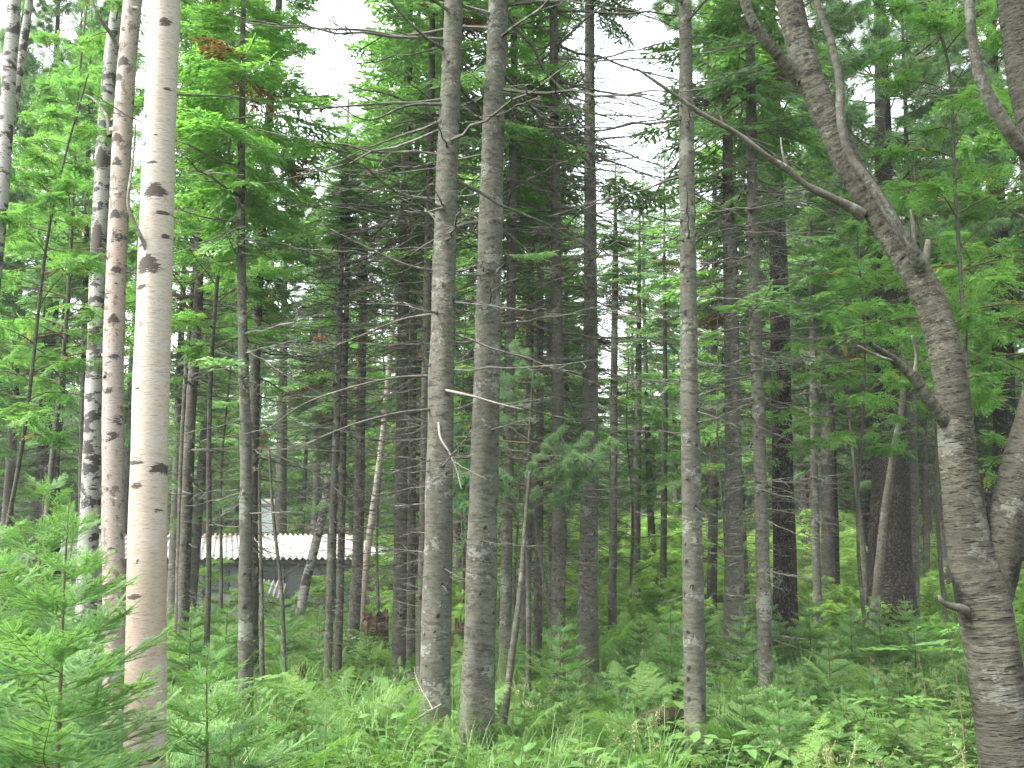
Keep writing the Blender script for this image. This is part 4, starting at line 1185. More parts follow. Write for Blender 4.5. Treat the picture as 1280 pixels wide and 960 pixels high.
def shed():
    Y = 30.0
    xl = at(20, 690, Y)[0]; xr = at(490, 690, Y)[0]
    gb = float(gz((xl + xr) / 2, Y)) - .1
    ze = at(300, 698, Y)[2]; zr = at(300, 668, Y + 3.2)[2]
    base = np.array([(xl + xr) / 2, Y, gb])
    hw = (xr - xl) / 2
    root = thing('shed', 'long low grey shed with a pale corrugated roof strewn with brown needles', 'shed', base)
    ze -= gb; zr -= gb
    g = G(); box(g, -hw + .25, hw - .35, 0.4, 5.6, -.2, ze + .02)
    link('wall', g.mesh('wall', [M['shed_wall']]), root)
    g = G()
    corrugated(g, (-hw, 0, ze), (hw, 0, ze), (hw - 1.6, 3.1, zr), (-hw, 3.1, zr), 58, .035)
    corrugated(g, (hw - 1.6, 3.1, zr), (hw, 0, ze), (hw, 6.2, ze), (hw - 1.58, 3.12, zr), 8, .02)
    corrugated(g, (hw, 6.2, ze), (-hw, 6.2, ze), (-hw, 3.1, zr), (hw - 1.6, 3.1, zr), 58, .035)
    link('roof', g.mesh('roof', [M['shed_roof']], True), root)
    g = G(); box(g, -hw + .1, hw - .2, .12, .2, ze - .16, ze - .05)
    link('fascia', g.mesh('fascia', [M['dead_wood']]), root)
    for q in range(9):
        g = G(); x = -hw + .6 + q * (2 * hw - 1.5) / 8
        box(g, x - .06, x + .06, .33, .397, -.2, ze - .1)
        link('post', g.mesh('post', [M['shed_wall']]), root)
    for x0, x1 in ((-hw + 5.3, -hw + 6.2), (hw - 4.4, hw - 3.5), (hw - 2.0, hw - 1.2)):
        g = G(); box(g, x0, x1, .36, .396, ze - .95, ze - .35)
        link('wall_panel', g.mesh('wall_panel', [M['shed_panel']]), root)  # slightly darker grey panels on the wall, no glass
    g = G(); box(g, -hw + .3, hw - .4, .34, .394, .85, .93)
    link('rail', g.mesh('rail', [M['shed_wall']]), root)
    # lean-to sheet
    a, b = at(298, 742, 27.5), at(352, 752, 26.8)
    c, d = at(358, 728, 28.6), at(306, 724, 28.9)
    bs = (a + b) / 2
    g = G(); corrugated(g, a - bs, b - bs, c - bs, d - bs, 9, .05)
    tag(link('roofing_sheet', g.mesh('roofing_sheet', [M['shed_roof']], True), None, bs), 'loose corrugated roofing sheet leaning in the bushes in front of the shed', 'roofing sheet')
    # hut beyond
    Y2 = 46.0
    x0, x1 = at(318, 650, Y2)[0], at(349, 650, Y2)[0]
    gb2 = float(gz(x0, Y2)); zt = at(330, 630, Y2)[2] - gb2
    root = thing('hut', 'small white painted hut glimpsed beyond the shed roof', 'hut', ((x0 + x1) / 2, Y2, gb2))
    w = (x1 - x0) / 2
    g = G(); box(g, -w, w, 0, 2.6, -.2, zt); link('wall', g.mesh('wall', [M['white_paint']]), root)
    g = G()
    V = np.array([[-w - .05, -.1, zt], [w + .05, -.1, zt], [w + .05, 1.3, zt + .3], [-w - .05, 1.3, zt + .3], [w + .05, 2.7, zt], [-w - .05, 2.7, zt]])
    g.add(V, [[0, 1, 2, 3], [3, 2, 4, 5], [0, 5, 4, 1]]); link('roof', g.mesh('roof', [M['shed_roof']]), root)
    # bare earth path
    g = G()
    xs = np.linspace(at(380, 715, 27)[0], at(640, 715, 27)[0], 30)
    yc = 27.5 + .5 * np.sin(xs * .5)
    X = np.repeat(xs[:, None], 6, 1); Yy = yc[:, None] + np.linspace(-1.5, 1.5, 6)[None]
    V = np.stack([X, Yy, gz(X, Yy) + .03], 2).reshape(-1, 3)
    i = np.arange(29)[:, None] * 6 + np.arange(5)[None]
    g.add(V, np.stack([i, i + 6, i + 7, i + 1], 2).reshape(-1, 4))
    tag(link('path', g.mesh('path', [M['dirt']], True)), kind='structure')


shed()


def stump(u, v, Y, w, h, label, seed):
    b = at(u, v, Y); base = np.array([b[0], Y, float(gz(b[0], Y)) - .05])
    g = G(); r = w / F * Y * .5; hh = (b[2] - base[2]) + h / F * Y
    n = 14; k = 28
    rng = np.random.default_rng(seed)
    s = np.linspace(0, 1, n)
    ang = np.arange(k) * 2 * math.pi / k
    jag = rng.uniform(-.14, .14, k) + .06 * np.sin(ang * 3)
    ridge = 1 + .13 * np.sign(np.sin(ang * 9 + 1)) * np.abs(np.sin(ang * 9 + 1)) ** .5 + rng.normal(0, .05, k)
    R = r * (1 + .35 * np.exp(-s * 5))[:, None] * ridge[None]
    Z = s[:, None] * hh * (1 + jag[None] * s[:, None] ** 3)
    V = np.stack([R * np.cos(ang), R * np.sin(ang), Z], 2)
    inner = np.stack([V[-1, :, 0] * .55, V[-1, :, 1] * .55, V[-1, :, 2] - .10], 1)
    cen = np.stack([V[-1, :, 0] * .05, V[-1, :, 1] * .05, V[-1, :, 2] * 0 + hh - .16], 1)
    V = np.vstack([V.reshape(-1, 3), inner, cen])
    i = np.arange(n + 1)[:, None] * k; j = np.arange(k)[None]; j2 = (j + 1) % k
    g.add(V, np.stack([i + j, i + j2, i + k + j2, i + k + j], 2).reshape(-1, 4))
    tag(link('tree_stump', g.mesh('tree_stump', [M['stump_wood']], False), None, base), label, 'stump')


stump(468, 795, 16.5, 30, 24, 'rotten reddish brown stump at the foot of the knobbly fir', 1)
stump(374, 842, 11.6, 16, 8, 'small dark stump low in the greenery left of the thin stem pair', 2)
stump(576, 800, 15.5, 14, 22, 'jagged mossy stump showing between the twin central trunks', 3)


def log(label, pts, w, seed, name='fallen_log', mat='log_wood'):
    P = np.array([at(*p) for p in pts]); Y = pts[0][2]
    base = P.mean(0)
    C = catmull(P - base, 24)
    g = G(); R = np.full(24, w / F * Y * .5) * RNG.uniform(.85, 1.1, 24) * np.linspace(1, .82, 24); R[0] *= .8; R[-1] *= .7
    tube(g, C, R, 16, noise=.12, seed=seed)
    for e in (0, -1):
        h = g.v[0][:16] if e == 0 else g.v[0][-16:]
        c = h.mean(0)[None] * .97 + h * .03
        i = np.arange(16)
        g.add(np.vstack([h, c]), np.stack([i, (i + 1) % 16, 16 + (i + 1) % 16, 16 + i], 1))
    tag(link(name, g.mesh(name, [M[mat]], True), None, base), label, 'log')


log('dark mossy fallen log half hidden in the grass left of the lone smooth fir', [(806, 905, 7.9), (840, 898, 8.1), (872, 885, 8.4)], 34, 1)
log('old dark log lying in the ferns behind the lone smooth fir', [(885, 838, 11.6), (915, 834, 11.8), (945, 836, 12.0)], 22, 2)
log('rotting brown log end poking out between the twin central trunks', [(566, 800, 14.6), (580, 794, 14.8), (600, 790, 15.0)], 22, 3)

# ------------------------------------------------------------------ saplings
FINE = [fine_spray(400 + i, .62) for i in range(4)]
FINE_M = [(lambda q: (q.add(*d[:2], d[2], d[3], d[4]), q.mesh('branch', [M['twig'], M['sapling_leaf']]))[1])(G()) for d in FINE]


def fine_sapling(label, u, Y, H, whorls, seed, lmax=.75, nick=None, stem=.014):
    rng = np.random.default_rng(seed)
    x = at(u, 700, Y)[0]; base = np.array([x, Y, float(gz(x, Y))])
    root = thing('fir_sapling', label, 'fir sapling', base)
    g = G(); s = np.linspace(0, 1, 20)
    tube(g, np.stack([.012 * np.sin(s * 5), .01 * np.sin(s * 4), -.05 + s * (H + .05)], 1), stem * (1 - .8 * s), 10, noise=.04)
    link('stem', g.mesh('stem', [M['twig']], True), root)
    # leader
    link('branch', FINE_M[0], root, (0, 0, H - .22), (0, -1.45, 0), (.4, .22, .4))
    for w in range(whorls):
        t = w / max(1, whorls - 1)
        z = H * (.22 + .72 * t ** .85)
        L = lmax * (1 - .78 * t) * 1.0
        k = 6 if t < .8 else 5
        ph = rng.uniform(0, 6.3)
        for j in range(k):
            az = ph + j * 6.283 / k + rng.normal(0, .2)
            sc = L * rng.uniform(.8, 1.15) / .62
            link('branch', FINE_M[rng.integers(4)], root, (0, 0, z + rng.normal(0, .03)), (rng.normal(0, .2), -rng.uniform(.05, .3) - .25 * t, az), (sc, sc, sc))
    LANDMARKS.append((x, Y, nick or label))


fine_sapling('large fresh green fir sapling in front of the thick white birch', 86, 4.0, 1.80, 9, 1, .70, 'the large fir sapling')
fine_sapling('second fir sapling with a bare spike top left of the large fir sapling', 52, 5.6, 1.98, 9, 2, .8, 'the spike topped sapling')
fine_sapling('fir sapling cut off by the left edge of the view', -8, 4.6, 1.75, 9, 3, .75, 'the left edge sapling')
fine_sapling('low spreading fir sapling right of the thick white birch', 268, 6.4, 1.05, 5, 4, .7, 'the low spreading sapling')

MSPR = [fine_spray(430 + i, .45, .021, .009, .0021, 9, .15) for i in range(3)]


def small_sapling_mesh(seed, H, R):
    rng = np.random.default_rng(seed)
    g = G()
    n = max(4, int(H / .13))
    for w in range(n):
        t = w / n
        L = R * (1 - .8 * t) * rng.uniform(.85, 1.1)
        k = 6
        a = np.arange(k) * 6.283 / k + rng.uniform(0, 6) + rng.normal(0, .2, k)
        g.put(MSPR[rng.integers(3)], mats4(np.tile([0, 0, H * (.12 + .84 * t)], (k, 1)), a, rng.uniform(.02, .3, k) + .3 * t, rng.normal(0, .2, k), L * rng.uniform(.75, 1.2, k) / .45), rng.normal(0, .08, k), np.where(rng.random(k) < .03, 2.0, 0))
    g.put(MSPR[0], mats4([[0, 0, H * .9]], 0, 1.5, 0, .3))
    return g.mesh('crown', [M['twig'], M['sapling_leaf']])


def stem_mesh(H):
    g = G(); tube(g, [[0, 0, -.05], [.005, 0, H * .5], [0, 0, H]], [.011, .008, .003], 6)
    return g.mesh('stem', [M['twig']], True)


SM = [(h, small_sapling_mesh(450 + i, h, r), stem_mesh(h)) for i, (h, r) in enumerate([(.55, .34), (.75, .42), (1.0, .52)])]
used_labels = {}


def where(x, y):
    """the landmark nearest to a spot, the side of it, and the next nearest landmark with another name"""
    o = sorted(LANDMARKS, key=lambda q: (q[0] - x) ** 2 + ((q[1] - y) * .8) ** 2)
    best = o[0]
    nxt = next(q for q in o if q[2] != best[2])
    dx, dy = x - best[0], y - best[1]
    a = 'right of' if dx > 0 else 'left of'
    if abs(dy) > abs(dx): a = 'behind' if dy > 0 else 'in front of'
    return a, best[2], nxt[2]


LM_FIXED = None
placed = []


def sapling(u, v, i, s, rz):
    """u, v: pixel where its tip shows; size class i"""
    global LM_FIXED
    s *= .66
    H = SM[i][0] * s
    # distance at which the tip of a sapling of that height shows at row v
    y = 8.0
    for _ in range(40):
        z = at(u, v, y)[2]; x = at(u, v, y)[0]
        y += (z - (float(gz(x, y)) + H)) * 2.0
        y = min(max(y, 4.6), 40)
    x = at(u, v, y)[0]
    size = ['small', 'low', 'tall'][i]
    a, nk, nk2 = where(x, y)
    lab = f'{size} fir sapling {a} {nk}'
    if lab in used_labels: lab = f'{size} fir sapling {a} {nk}, toward {nk2}'
    if lab in used_labels: lab = f'{"farther" if y > 10 else "nearer"} {size} fir sapling {a} {nk}, toward {nk2}'
    used_labels[lab] = 1
    r = thing('fir_sapling', lab, 'fir sapling', (x, y, float(gz(x, y))), 'fir saplings in the undergrowth', rz)
    link('stem', SM[i][2], r, scl=(s, s, s)); link('crown', SM[i][1], r, scl=(s, s, s))


for (u, v, i, s) in [(465, 845, 1, 1.0), (430, 862, 0, 1.1), (505, 868, 0, 1.0), (555, 885, 0, .9), (610, 892, 0, 1.0), (655, 872, 1, .9), (520, 760, 2, 1.1), (640, 905, 0, .8), (930, 850, 2, 1.0), (905, 880, 0, 1.0), (985, 862, 1, .9), (1075, 770, 2, 1.15), (1020, 800, 1, 1.0), (1105, 785, 2, 1.2), (1060, 830, 1, .9), (1150, 850, 0, 1.0), (995, 905, 0, .9), (820, 800, 2, 1.0), (770, 815, 1, 1.0), (800, 770, 2, 1.2),
                     (700, 875, 0, 1.0), (745, 850, 1, .9), (360, 800, 2, 1.0), (335, 870, 0, 1.1), (390, 890, 0, 1.0), (850, 740, 2, 1.3), (590, 880, 0, .8), (480, 905, 0, .8), (310, 915, 0, .9), (240, 880, 1, .9), (1130, 745, 2, 1.3), (940, 790, 2, 1.2), (975, 770, 2, 1.3), (1190, 800, 1, 1.0), (355, 760, 2, 1.2), (545, 905, 0, .7), (685, 915, 0, .8), (760, 900, 0, .8), (1045, 900, 0, .8), (1100, 880, 0, .9), (880, 760, 2, 1.2), (620, 850, 1, .8), (400, 770, 2, 1.2), (260, 800, 2, 1.0), (510, 905, 0, .7)]:
    sapling(u, v, i, s, random.uniform(0, 6.3))

for (u, v, s) in [(1010, 742, 1.7), (1062, 752, 1.6), (1098, 748, 1.7), (1140, 760, 1.5), (960, 748, 1.6), (925, 760, 1.5), (1035, 790, 1.4), (1180, 772, 1.4), (838, 752, 1.7), (700, 770, 1.5), (355, 742, 1.6), (285, 748, 1.7), (240, 752, 1.7)]:
    sapling(u, v, 2, s, random.uniform(0, 6.3))
srng = np.random.default_rng(64)
for _ in range(70):
    v = srng.uniform(745, 925)
    sapling(srng.uniform(215, 1215), v, int(srng.choice([0, 0, 1])) if v > 850 else int(srng.choice([0, 1, 1, 2])), srng.uniform(.8, 1.25), srng.uniform(0, 6.3))

# ------------------------------------------------------------------ ferns, herbs, grass
def fern_mesh(seed, n=7, L=.62):
    rng = np.random.default_rng(seed)
    g = G()
    for i in range(n):
        az = i * 6.283 / n + rng.normal(0, .4); l = L * rng.uniform(.6, 1.15)
        lift = rng.uniform(.55, 1.25)
        s = np.linspace(0, 1, 12)
        bend = rng.normal(0, .12)
        P = np.stack([l * s * .95, bend * l * s * s, l * (lift * s - rng.uniform(.35, .65) * s ** 2.4)], 1)
        ca, sa = math.cos(az), math.sin(az)
        Rz = np.array([[ca, -sa, 0], [sa, ca, 0], [0, 0, 1]])
        tube(g, P @ Rz.T, .0028 * (1 - .8 * s), 3, .3, 0)
        np_ = 17
        rust = 2.0 if rng.random() < .02 else None
        roll = rng.normal(0, .35)
        side = np.array([0, math.cos(roll), math.sin(roll)])
        for q in range(np_):
            u = .22 + .77 * q / np_
            p = np.array([np.interp(u, s, P[:, a]) for a in range(3)])
            k0 = min(10, int(u * 11)); T = P[k0 + 1] - P[k0]; T /= np.linalg.norm(T) + 1e-9
            pl = l * .36 * (1 - (u - .22) / .8) ** .85 * min(1, .45 + (u - .22) * 4) * rng.uniform(.85, 1.1)
            for sg in (-1, 1):
                d = side * sg * .88 + T * .5 + np.array([0, 0, rng.normal(-.12, .12)]); d /= np.linalg.norm(d)
                m_ = 9
                w = pl / m_
                qs = np.arange(m_) / m_
                c = p[None] + d[None] * (qs * pl)[:, None] + np.array([0, 0, -.22 * pl])[None] * (qs ** 2)[:, None]
                fw = d[None] * w
                lw_ = ((1 - qs) ** .8 * l * .026 + .002)
                for s3 in (-1, 1):
                    wd = np.outer(lw_, T * s3 + d * .55)
                    v = np.stack([c - fw * .2, c + wd * .6 - fw * .15, c + wd + rng.normal(0, .002, (m_, 3)), c + wd * .5 + fw * .95], 1)
                    v = (v.reshape(-1, 3)) @ Rz.T
                    t = np.repeat(np.clip(rng.normal(.4 + .25 * u, .1, m_), 0, 1), 4) if rust is None else 2.0
                    g.add(v, np.arange(m_ * 4).reshape(m_, 4), t, 1)
    return g.mesh('fern', [M['twig'], M['fern_leaf']])


def grass_mesh(seed, n=26, L=.55):
    rng = np.random.default_rng(seed)
    g = G()
    for i in range(n):
        az = rng.uniform(0, 6.3); l = L * rng.uniform(.55, 1.25); b = rng.uniform(.25, .95)
        s = np.linspace(0, 1, 6)
        r = l * b * s ** 1.8 * .8; z = l * (s - .45 * b * s ** 2.6)
        x0 = rng.normal(0, .035, 2)
        P = np.stack([x0[0] + r * math.cos(az), x0[1] + r * math.sin(az), z], 1)
        w = .0042 * (1 - s ** 2) + .0004
        S_ = np.array([-math.sin(az), math.cos(az), 0])
        V = np.stack([P - S_ * w[:, None], P + S_ * w[:, None]], 1).reshape(-1, 3)
        j = np.arange(5) * 2
        g.add(V, np.stack([j, j + 1, j + 3, j + 2], 1), 2.0 if rng.random() < .02 else np.repeat(np.clip(.2 + .6 * s + rng.normal(0, .1), 0, 1), 2), 0)
    return g.mesh('grass_tuft', [M['grass_leaf']])


def herb_mesh(seed, n=5, H=.4, lw=.024, ll=.09):
    rng = np.random.default_rng(seed)
    g = G()
    for i in range(n):
        a = rng.uniform(0, 6.3); h = H * rng.uniform(.6, 1.2); s = np.linspace(0, 1, 6)
        P = np.stack([h * .35 * s ** 1.5 * math.cos(a), h * .35 * s ** 1.5 * math.sin(a), h * s * (1 - .15 * s)], 1) + rng.normal(0, .04, 3) * [1, 1, 0]
        tube(g, P, .0025, 3, .3, 0)
        for q in range(7):
            u = .35 + .65 * q / 6
            p = np.array([np.interp(u, s, P[:, w]) for w in range(3)])
            az = q * 2.4 + rng.normal(0, .3)
            l = ll * rng.uniform(.7, 1.2) * (1.2 - .5 * abs(u - .7)); w = lw * rng.uniform(.8, 1.2)
            D = np.array([math.cos(az), math.sin(az), rng.uniform(.0, .45)]); Sd = np.array([-math.sin(az), math.cos(az), 0])
            dn = np.array([0, 0, -1.0])
            c = [p, p + D * l * .3 + Sd * w * .9 + dn * -.004, p + D * l * .65 + Sd * w * .75 + dn * l * .05, p + D * l + dn * l * .2, p + D * l * .65 - Sd * w * .75 + dn * l * .05, p + D * l * .3 - Sd * w * .9 + dn * -.004, p + D * l * .35, p + D * l * .68 + dn * l * .08]
            t = np.clip(rng.normal(.5, .15), 0, 1)
            g.add(c, [[0, 1, 6, 5], [1, 2, 7, 6], [5, 6, 7, 4], [2, 3, 4, 7]], t, 1)
    return g.mesh('herb', [M['twig'], M['herb_leaf']])


def seed_grass(seed):
    """flowering grass with pale feathery heads"""
    rng = np.random.default_rng(seed); g = G()
    for i in range(9):
        a = rng.uniform(0, 6.3); h = rng.uniform(.6, .95); s = np.linspace(0, 1, 8)
        P = np.stack([.3 * h * s ** 2 * math.cos(a) + rng.normal(0, .03), .3 * h * s ** 2 * math.sin(a) + rng.normal(0, .03), h * (s - .12 * s ** 3)], 1)
        tube(g, P, .0015, 3, .7, 0)
        for q in range(26):
            u = rng.uniform(.72, 1); p = np.array([np.interp(u, s, P[:, w]) for w in range(3)])
            D = rng.normal(0, 1, 3); D /= np.linalg.norm(D); e = p + D * .03 * (1.25 - u) * 3
            w = np.cross(D, [0, 0, 1.0]) * .0035
            g.add([p, (p + e) / 2 + w, e, (p + e) / 2 - w], [[0, 1, 2, 3]], 2.0, 0)
    return g.mesh('seed_grass', [M['grass_leaf']])


def place(name, me, label, cat, u, Y, s=1.0, rz=0.0, group=None):
    x = at(u, 800, Y)[0]
    return tag(link(name, me, None, (x, Y, float(gz(x, Y))), (0, 0, rz), (s, s, s)), label, cat, group)


fern_o = [place('fern', fern_mesh(500, 8, .5), 'full fern tuft in front of the big pale fir', 'fern', 560, 6.9), place('fern', fern_mesh(501, 6, .6), 'broad fern in the grass before the lone smooth fir', 'fern', 800, 7.2), place('fern', fern_mesh(502, 7, .45), 'low round fern near the forked tree', 'fern', 1120, 7.0)]
grass_o = [place('grass_tuft', grass_mesh(510), 'arching grass tuft at the bottom left of the big pale fir', 'grass tuft', 450, 5.9), place('grass_tuft', grass_mesh(511, 30, .7), 'long arching grass clump before the fallen log', 'grass tuft', 812, 6.6), place('grass_tuft', grass_mesh(512, 22, .45), 'short grass tuft between the white birch and the low sapling', 'grass tuft', 235, 6.0), place('grass_tuft', seed_grass(513), 'pale seeding grass at the foot of the forked tree', 'grass tuft', 1222, 5.4)]
herb_o = [place('herb', herb_mesh(520), 'pale leafed herb left of the forked tree', 'herb', 1100, 6.4), place('herb', herb_mesh(521, 7, .3, .018, .07), 'low herb with small leaves before the twin trunks', 'herb', 690, 6.3), place('herb', herb_mesh(522, 6, .5, .03, .12), 'tall broad leafed herb beside the forked tree', 'herb', 1178, 7.2, 1.3)]


def compound_plant(label, u, v, Y, seed, n=5, s=1.0):
    """rowan seedling with flat compound leaves"""
    rng = np.random.default_rng(seed)
    p = at(u, v, Y); z0 = float(gz(p[0], Y)); g = G()
    h = p[2] - z0
    ss = np.linspace(0, 1, 8)
    P = np.stack([.03 * np.sin(ss * 4), 0 * ss, ss * h - .03], 1)
    tube(g, P, .005 * (1 - .6 * ss), 6, .3, 0)
    pl = pinnate_leaf(seed, 6, .30, .10, .016)
    az = np.arange(n) * 6.283 / n + rng.normal(0, .3, n)
    g.put(pl, mats4(np.stack([0 * az, 0 * az, h - .05 - .05 * rng.random(n)], 1), az, rng.uniform(.0, .35, n), rng.normal(0, .2, n), s * rng.uniform(.8, 1.2, n)), .15)
    tag(link('rowan_seedling', g.mesh('rowan_seedling', [M['twig'], M['herb_leaf']]), None, (p[0], Y, z0)), label, 'seedling')


compound_plant('rowan seedling with pale feathered leaves in front of the lichen spotted fir', 322, 842, 7.8, 1, 6, 1.1)
compound_plant('pale feathered rowan seedling left of the forked tree, leaves in tiers', 1150, 800, 7.0, 2, 6, 1.1)
compound_plant('rowan seedling spreading flat below the tiered one near the forked tree', 1120, 865, 6.6, 3, 6, 1.0)
compound_plant('upright rowan seedling touching the left side of the forked tree', 1188, 770, 6.2, 4, 5, .9)


def scatter(name, srcs, pts, rots, scl, idx):
    me = bpy.data.meshes.new(name)
    n = len(pts)
    me.vertices.add(n); me.vertices.foreach_set('co', np.asarray(pts, np.float32).ravel())
    a = me.attributes.new('rot', 'FLOAT_VECTOR', 'POINT'); a.data.foreach_set('vector', np.asarray(rots, np.float32).ravel())
    a = me.attributes.new('scl', 'FLOAT', 'POINT'); a.data.foreach_set('value', np.asarray(scl, np.float32))
    a = me.attributes.new('idx', 'INT', 'POINT'); a.data.foreach_set('value', np.asarray(idx, np.int32))
    o = link(name, me); o['kind'] = 'stuff'
    ng = bpy.data.node_groups.new(name, 'GeometryNodeTree')
    ng.interface.new_socket('Geometry', in_out='INPUT', socket_type='NodeSocketGeometry')
    ng.interface.new_socket('Geometry', in_out='OUTPUT', socket_type='NodeSocketGeometry')
    N, Lk = ng.nodes, ng.links
    gi, go = N.new('NodeGroupInput'), N.new('NodeGroupOutput')
    iop = N.new('GeometryNodeInstanceOnPoints')
    gti = N.new('GeometryNodeGeometryToInstance')
    for s in reversed(srcs):
        oi = N.new('GeometryNodeObjectInfo'); oi.inputs['Object'].default_value = s; oi.transform_space = 'ORIGINAL'
        try: oi.inputs['As Instance'].default_value = False
        except Exception: pass
        g2 = N.new('GeometryNodeGeometryToInstance')
        Lk.new(oi.outputs['Geometry'], g2.inputs[0])
        if 'j' not in locals() or j is None: j = N.new('GeometryNodeJoinGeometry')
        Lk.new(g2.outputs[0], j.inputs[0])

    def na(nm, ty):
        q = N.new('GeometryNodeInputNamedAttribute'); q.data_type = ty; q.inputs['Name'].default_value = nm; return q.outputs['Attribute']
    Lk.new(gi.outputs[0], iop.inputs['Points'])
    Lk.new(j.outputs[0], iop.inputs['Instance'])
    iop.inputs['Pick Instance'].default_value = True
    Lk.new(na('idx', 'INT'), iop.inputs['Instance Index'])
    e2r = N.new('FunctionNodeEulerToRotation')
    Lk.new(na('rot', 'FLOAT_VECTOR'), e2r.inputs[0])
    Lk.new(e2r.outputs[0], iop.inputs['Rotation'])
    Lk.new(na('scl', 'FLOAT'), iop.inputs['Scale'])
    Lk.new(iop.outputs[0], go.inputs[0])
    N.remove(gti)
    md = o.modifiers.new('scatter', 'NODES'); md.node_group = ng
    return o


def fan(n, y0, y1, rng, margin=2.0, power=2.0):
    """spots in the wedge in front of the camera, denser near it when power is above 1"""
    y = (y0 ** (2 - power + 1e-6) + rng.random(n) * (y1 ** (2 - power + 1e-6) - y0 ** (2 - power + 1e-6))) ** (1 / (2 - power + 1e-6))
    x = rng.uniform(-1, 1, n) * (.56 * y + margin)
    return np.stack([x, y, gz(x, y)], 1)


def spread(name, srcs, n, y0, y1, s0, s1, seed, power=1.0, tilt=.12, clump=None, keep=None):
    rng = np.random.default_rng(seed)
    p = fan(n, y0, y1, rng, power=power)
    if clump:
        q = np.sin(p[:, 0] * clump + seed) * np.sin(p[:, 1] * clump * .8 + 2 * seed) + .5 * np.sin(p[:, 0] * clump * 2.3 + 1) * np.sin(p[:, 1] * clump * 1.9)
        p = p[q + rng.normal(0, .35, n) > -.05]
    if keep is not None: p = p[keep(p)]
    m = len(p)
    rots = np.stack([rng.normal(0, tilt, m), rng.normal(0, tilt, m), rng.uniform(0, 6.3, m)], 1)
    scatter(name, srcs, p, rots, rng.uniform(s0, s1, m), rng.integers(0, len(srcs), m))


spread('fern_undergrowth', fern_o, 4600, 5.8, 30, .5, 1.15, 1, 1.15, tilt=.25, clump=.9)
spread('grass', grass_o[:3], 5200, 4.6, 34, .45, 1.05, 2, 1.3, clump=.7)
spread('seeding_grass', grass_o[3:], 90, 5.0, 14, .6, 1.0, 3, 1.2, clump=1.1, keep=lambda p: p[:, 0] > .0)
spread('herb_undergrowth', herb_o, 5600, 4.9, 30, .5, 1.1, 4, 1.25, clump=.6)

# ------------------------------------------------------------------ thicket and the woods behind
def shrub(label, u, Y, seed, H=2.6, R=1.3):
    x = at(u, 600, Y)[0]
    g = leafy_crown(700 + seed, H, R, 22, PINN + MAPLE, 30, wood=.012, z0=.15, size=1.25, up=.7)
    return tag(link('leafy_shrub', g.mesh('leafy_shrub', [M['twig'], M['thicket_leaf']]), None, (x, Y, float(gz(x, Y)))), label, 'shrub')


shrub_o = [shrub('leafy yellow green shrub behind the slim clearing trunk', 845, 27, 1), shrub('leafy shrub right of the massive old pine in the clearing', 1172, 27, 2, 2.2, 1.4), shrub('rounded leafy shrub beside the shed end wall', 505, 27, 3, 1.8, 1.1)]
for i, (lab_, u_, Y_, sc_) in enumerate([('low leafy shrub hiding the shed wall right of the thick white birch', 262, 27.5, .75), ('low leafy shrub at the shed front behind the spotted fir', 322, 25.5, .6), ('low leafy shrub before the right end of the shed', 402, 27.8, .85), ('leafy shrub at the shed corner behind the slanting thin birch', 468, 27.6, .95)]):
    x_ = at(u_, 600, Y_)[0]
    tag(link('leafy_shrub', shrub_o[i % 3].data, None, (x_, Y_, float(gz(x_, Y_))), (0, 0, i * 1.7), (sc_ * 1.2, sc_ * 1.2, sc_)), lab_, 'shrub')
rng = np.random.default_rng(77)
p = fan(420, 25, 60, rng, 4, .6)
keep = ~((p[:, 0] < -2.0) & (p[:, 1] < 37) & (p[:, 0] > -15.5)) 
p = p[keep]
scatter('thicket', shrub_o, p, np.stack([0 * p[:, 0], 0 * p[:, 0], rng.uniform(0, 6.3, len(p))], 1), rng.uniform(.6, 1.2, len(p)) * np.interp(p[:, 1], [24, 34, 60], [.45, 1.0, 1.5]), rng.integers(0, 3, len(p)))
p = fan(260, 19, 31, rng, 1, 1.0); p = p[(p[:, 0] > -2.5)]
scatter('thicket_edge', shrub_o, p, np.stack([0 * p[:, 0], 0 * p[:, 0], rng.uniform(0, 6.3, len(p))], 1), rng.uniform(.3, .6, len(p)), rng.integers(0, 3, len(p)))

SKY_U = [-400, 0, 340, 375, 425, 448, 475, 540, 590, 640, 690, 715, 745, 785, 810, 840, 960, 1120, 1150, 1190, 1235, 1270, 1700]
SKY_V = [-200, -250, -250, 0, 125, 110, 40, 40, 120, -20, 0, 120, 210, 190, 120, -100, -250, -200, 60, 120, 90, -150, -200]


def project(x, y, z):
    d = np.array([x, y, z - CAMZ]); zc = d[1] * CP + d[2] * SP
    return 640 + F * d[0] / zc, 480 - F * (d[2] * CP - d[1] * SP) / zc


def max_height(x, y, R):
    u0, _ = project(x, y, 4)
    r = R / y * F * .8
    v = max(np.interp(q, SKY_U, SKY_V) for q in (u0 - r, u0 - r / 2, u0, u0 + r / 2, u0 + r))
    return at(u0, v, y)[2]


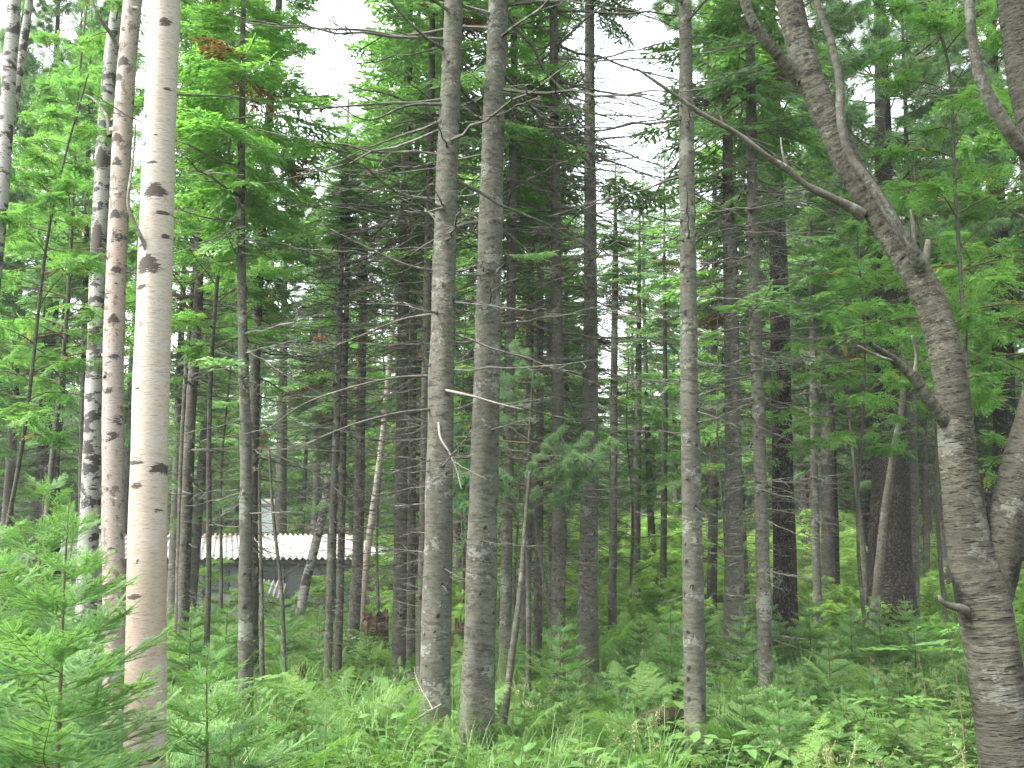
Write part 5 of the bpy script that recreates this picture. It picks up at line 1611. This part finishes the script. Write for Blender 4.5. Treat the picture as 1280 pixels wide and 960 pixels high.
FAR_TRUNK = []
for i, (r, b) in enumerate([(.11, 'dark_bark'), (.15, 'dark_bark'), (.12, 'fir_bark'), (.18, 'pine_bark')]):
    g = G(); s = np.linspace(0, 1, 24)
    tube(g, np.stack([.12 * np.sin(s * 3 + i), .08 * np.sin(s * 4 + i), -.15 + 14.2 * s], 1), r * (1 - .88 * s) * (1 + .3 * np.exp(-s * 40)), 10, noise=.05, seed=i)
    FAR_TRUNK.append(g.mesh('trunk', [M[b]], True))
marks = sorted((project(x, y, 1.5)[0], nk) for x, y, nk in LANDMARKS if y < 20 and y > 6)
rng = np.random.default_rng(91)
spots = []
tries = 0
while len(spots) < 150 and tries < 9000:
    tries += 1
    y = rng.uniform(21, 62); x = rng.uniform(-1, 1) * (.56 * y + 3)
    if y < 38 and -15.5 < x < -2.2 and 26 < y < 37: continue
    u = project(x, y, 1)[0]
    if u > 600 and 24 < y < 46 and rng.random() < .85: continue
    if 295 < u < 365 and y < 48: continue
    if u < 600 and y < 34 and rng.random() < .6: continue
    if min([9e9] + [(x - a) ** 2 + (y - b) ** 2 for a, b in spots]) < (1.7 + .02 * y) ** 2: continue
    if min((x - a) ** 2 + (y - b) ** 2 for a, b, _ in LANDMARKS) < 1.6: continue
    spots.append((x, y))
for (x, y) in spots:
    R = 1.8
    H = min(rng.uniform(11, 19), max_height(x, y, 1.6))
    if H < 5: continue
    u = project(x, y, 1)[0]
    i = np.searchsorted([q[0] for q in marks], u)
    l_, r_ = marks[max(0, i - 1)][1], marks[min(len(marks) - 1, i)][1]
    pine = u > 940 and rng.random() < .5
    kind = 'pine' if pine else 'fir'
    lab = f'far {kind} between {l_} and {r_}' if l_ != r_ else f'far {kind} seen beside {l_}'
    t = thing(kind + '_tree', lab, kind + ' tree', (x, y, float(gz(x, y))), f'far {kind}s between {l_} and {r_}', rng.uniform(0, 6.3))
    hs_ = H / 14.0
    q = 3 if pine else rng.integers(3)
    link('trunk', FAR_TRUNK[q], t, scl=(min(1.3, hs_ + .2),) * 2 + (hs_,))
    cz = H * rng.uniform(.25, .45)
    pool = PINE if pine else (FIRB if rng.random() < .45 else FIR)
    w = rng.uniform(.9, 1.3) * (1.1 if pine else 1.0)
    link('crown', pool[rng.integers(3)], t, (0, 0, cz), scl=(w, w, (H - cz) / 9.2))
    link('bare_branches', DSET[rng.integers(4)], t, scl=(1.1, 1.1, cz / 6.5))

# deep woods: crowns standing behind everything
srcs = [bpy.data.objects['crown']] + [o for o in bpy.data.objects if o.name.startswith('crown') and o.data in (FIR[0], FIRB[0], FIRB[1], BROAD[0])][:3]
rng = np.random.default_rng(92)
P_, R_, S_ = [], [], []
for _ in range(420):
    y = rng.uniform(60, 120); x = rng.uniform(-1, 1) * (.56 * y + 8)
    H = min(rng.uniform(8, 22), max_height(x, y, 2.5))
    if H < 3: continue
    P_.append((x, y, float(gz(x, y)) - .3)); S_.append(H / 9.2 if H > 5 else .55); R_.append((0, 0, rng.uniform(0, 6.3)))
uniq = []
for o in bpy.data.objects:
    if o.type == 'MESH' and o.data in (FIR[1], FIRB[0], FIRB[1]) and o.data not in [q.data for q in uniq]: uniq.append(o)
scatter('distant_woods', uniq, P_, R_, S_, rng.integers(0, len(uniq), len(P_)))

hz = NT('thin_haze')
vol = hz.n('ShaderNodeVolumePrincipled', {'Color': (0.86, 0.93, 0.90, 1), 'Density': 0.0007, 'Anisotropy': 0.0})
ho = hz.t.nodes.new('ShaderNodeOutputMaterial'); hz.t.links.new(vol.outputs[0], ho.inputs['Volume'])
g = G(); box(g, -95, 95, -9, 132, -2.2, 34)
tag(link('haze', g.mesh('haze', [hz.mat])), kind='stuff')
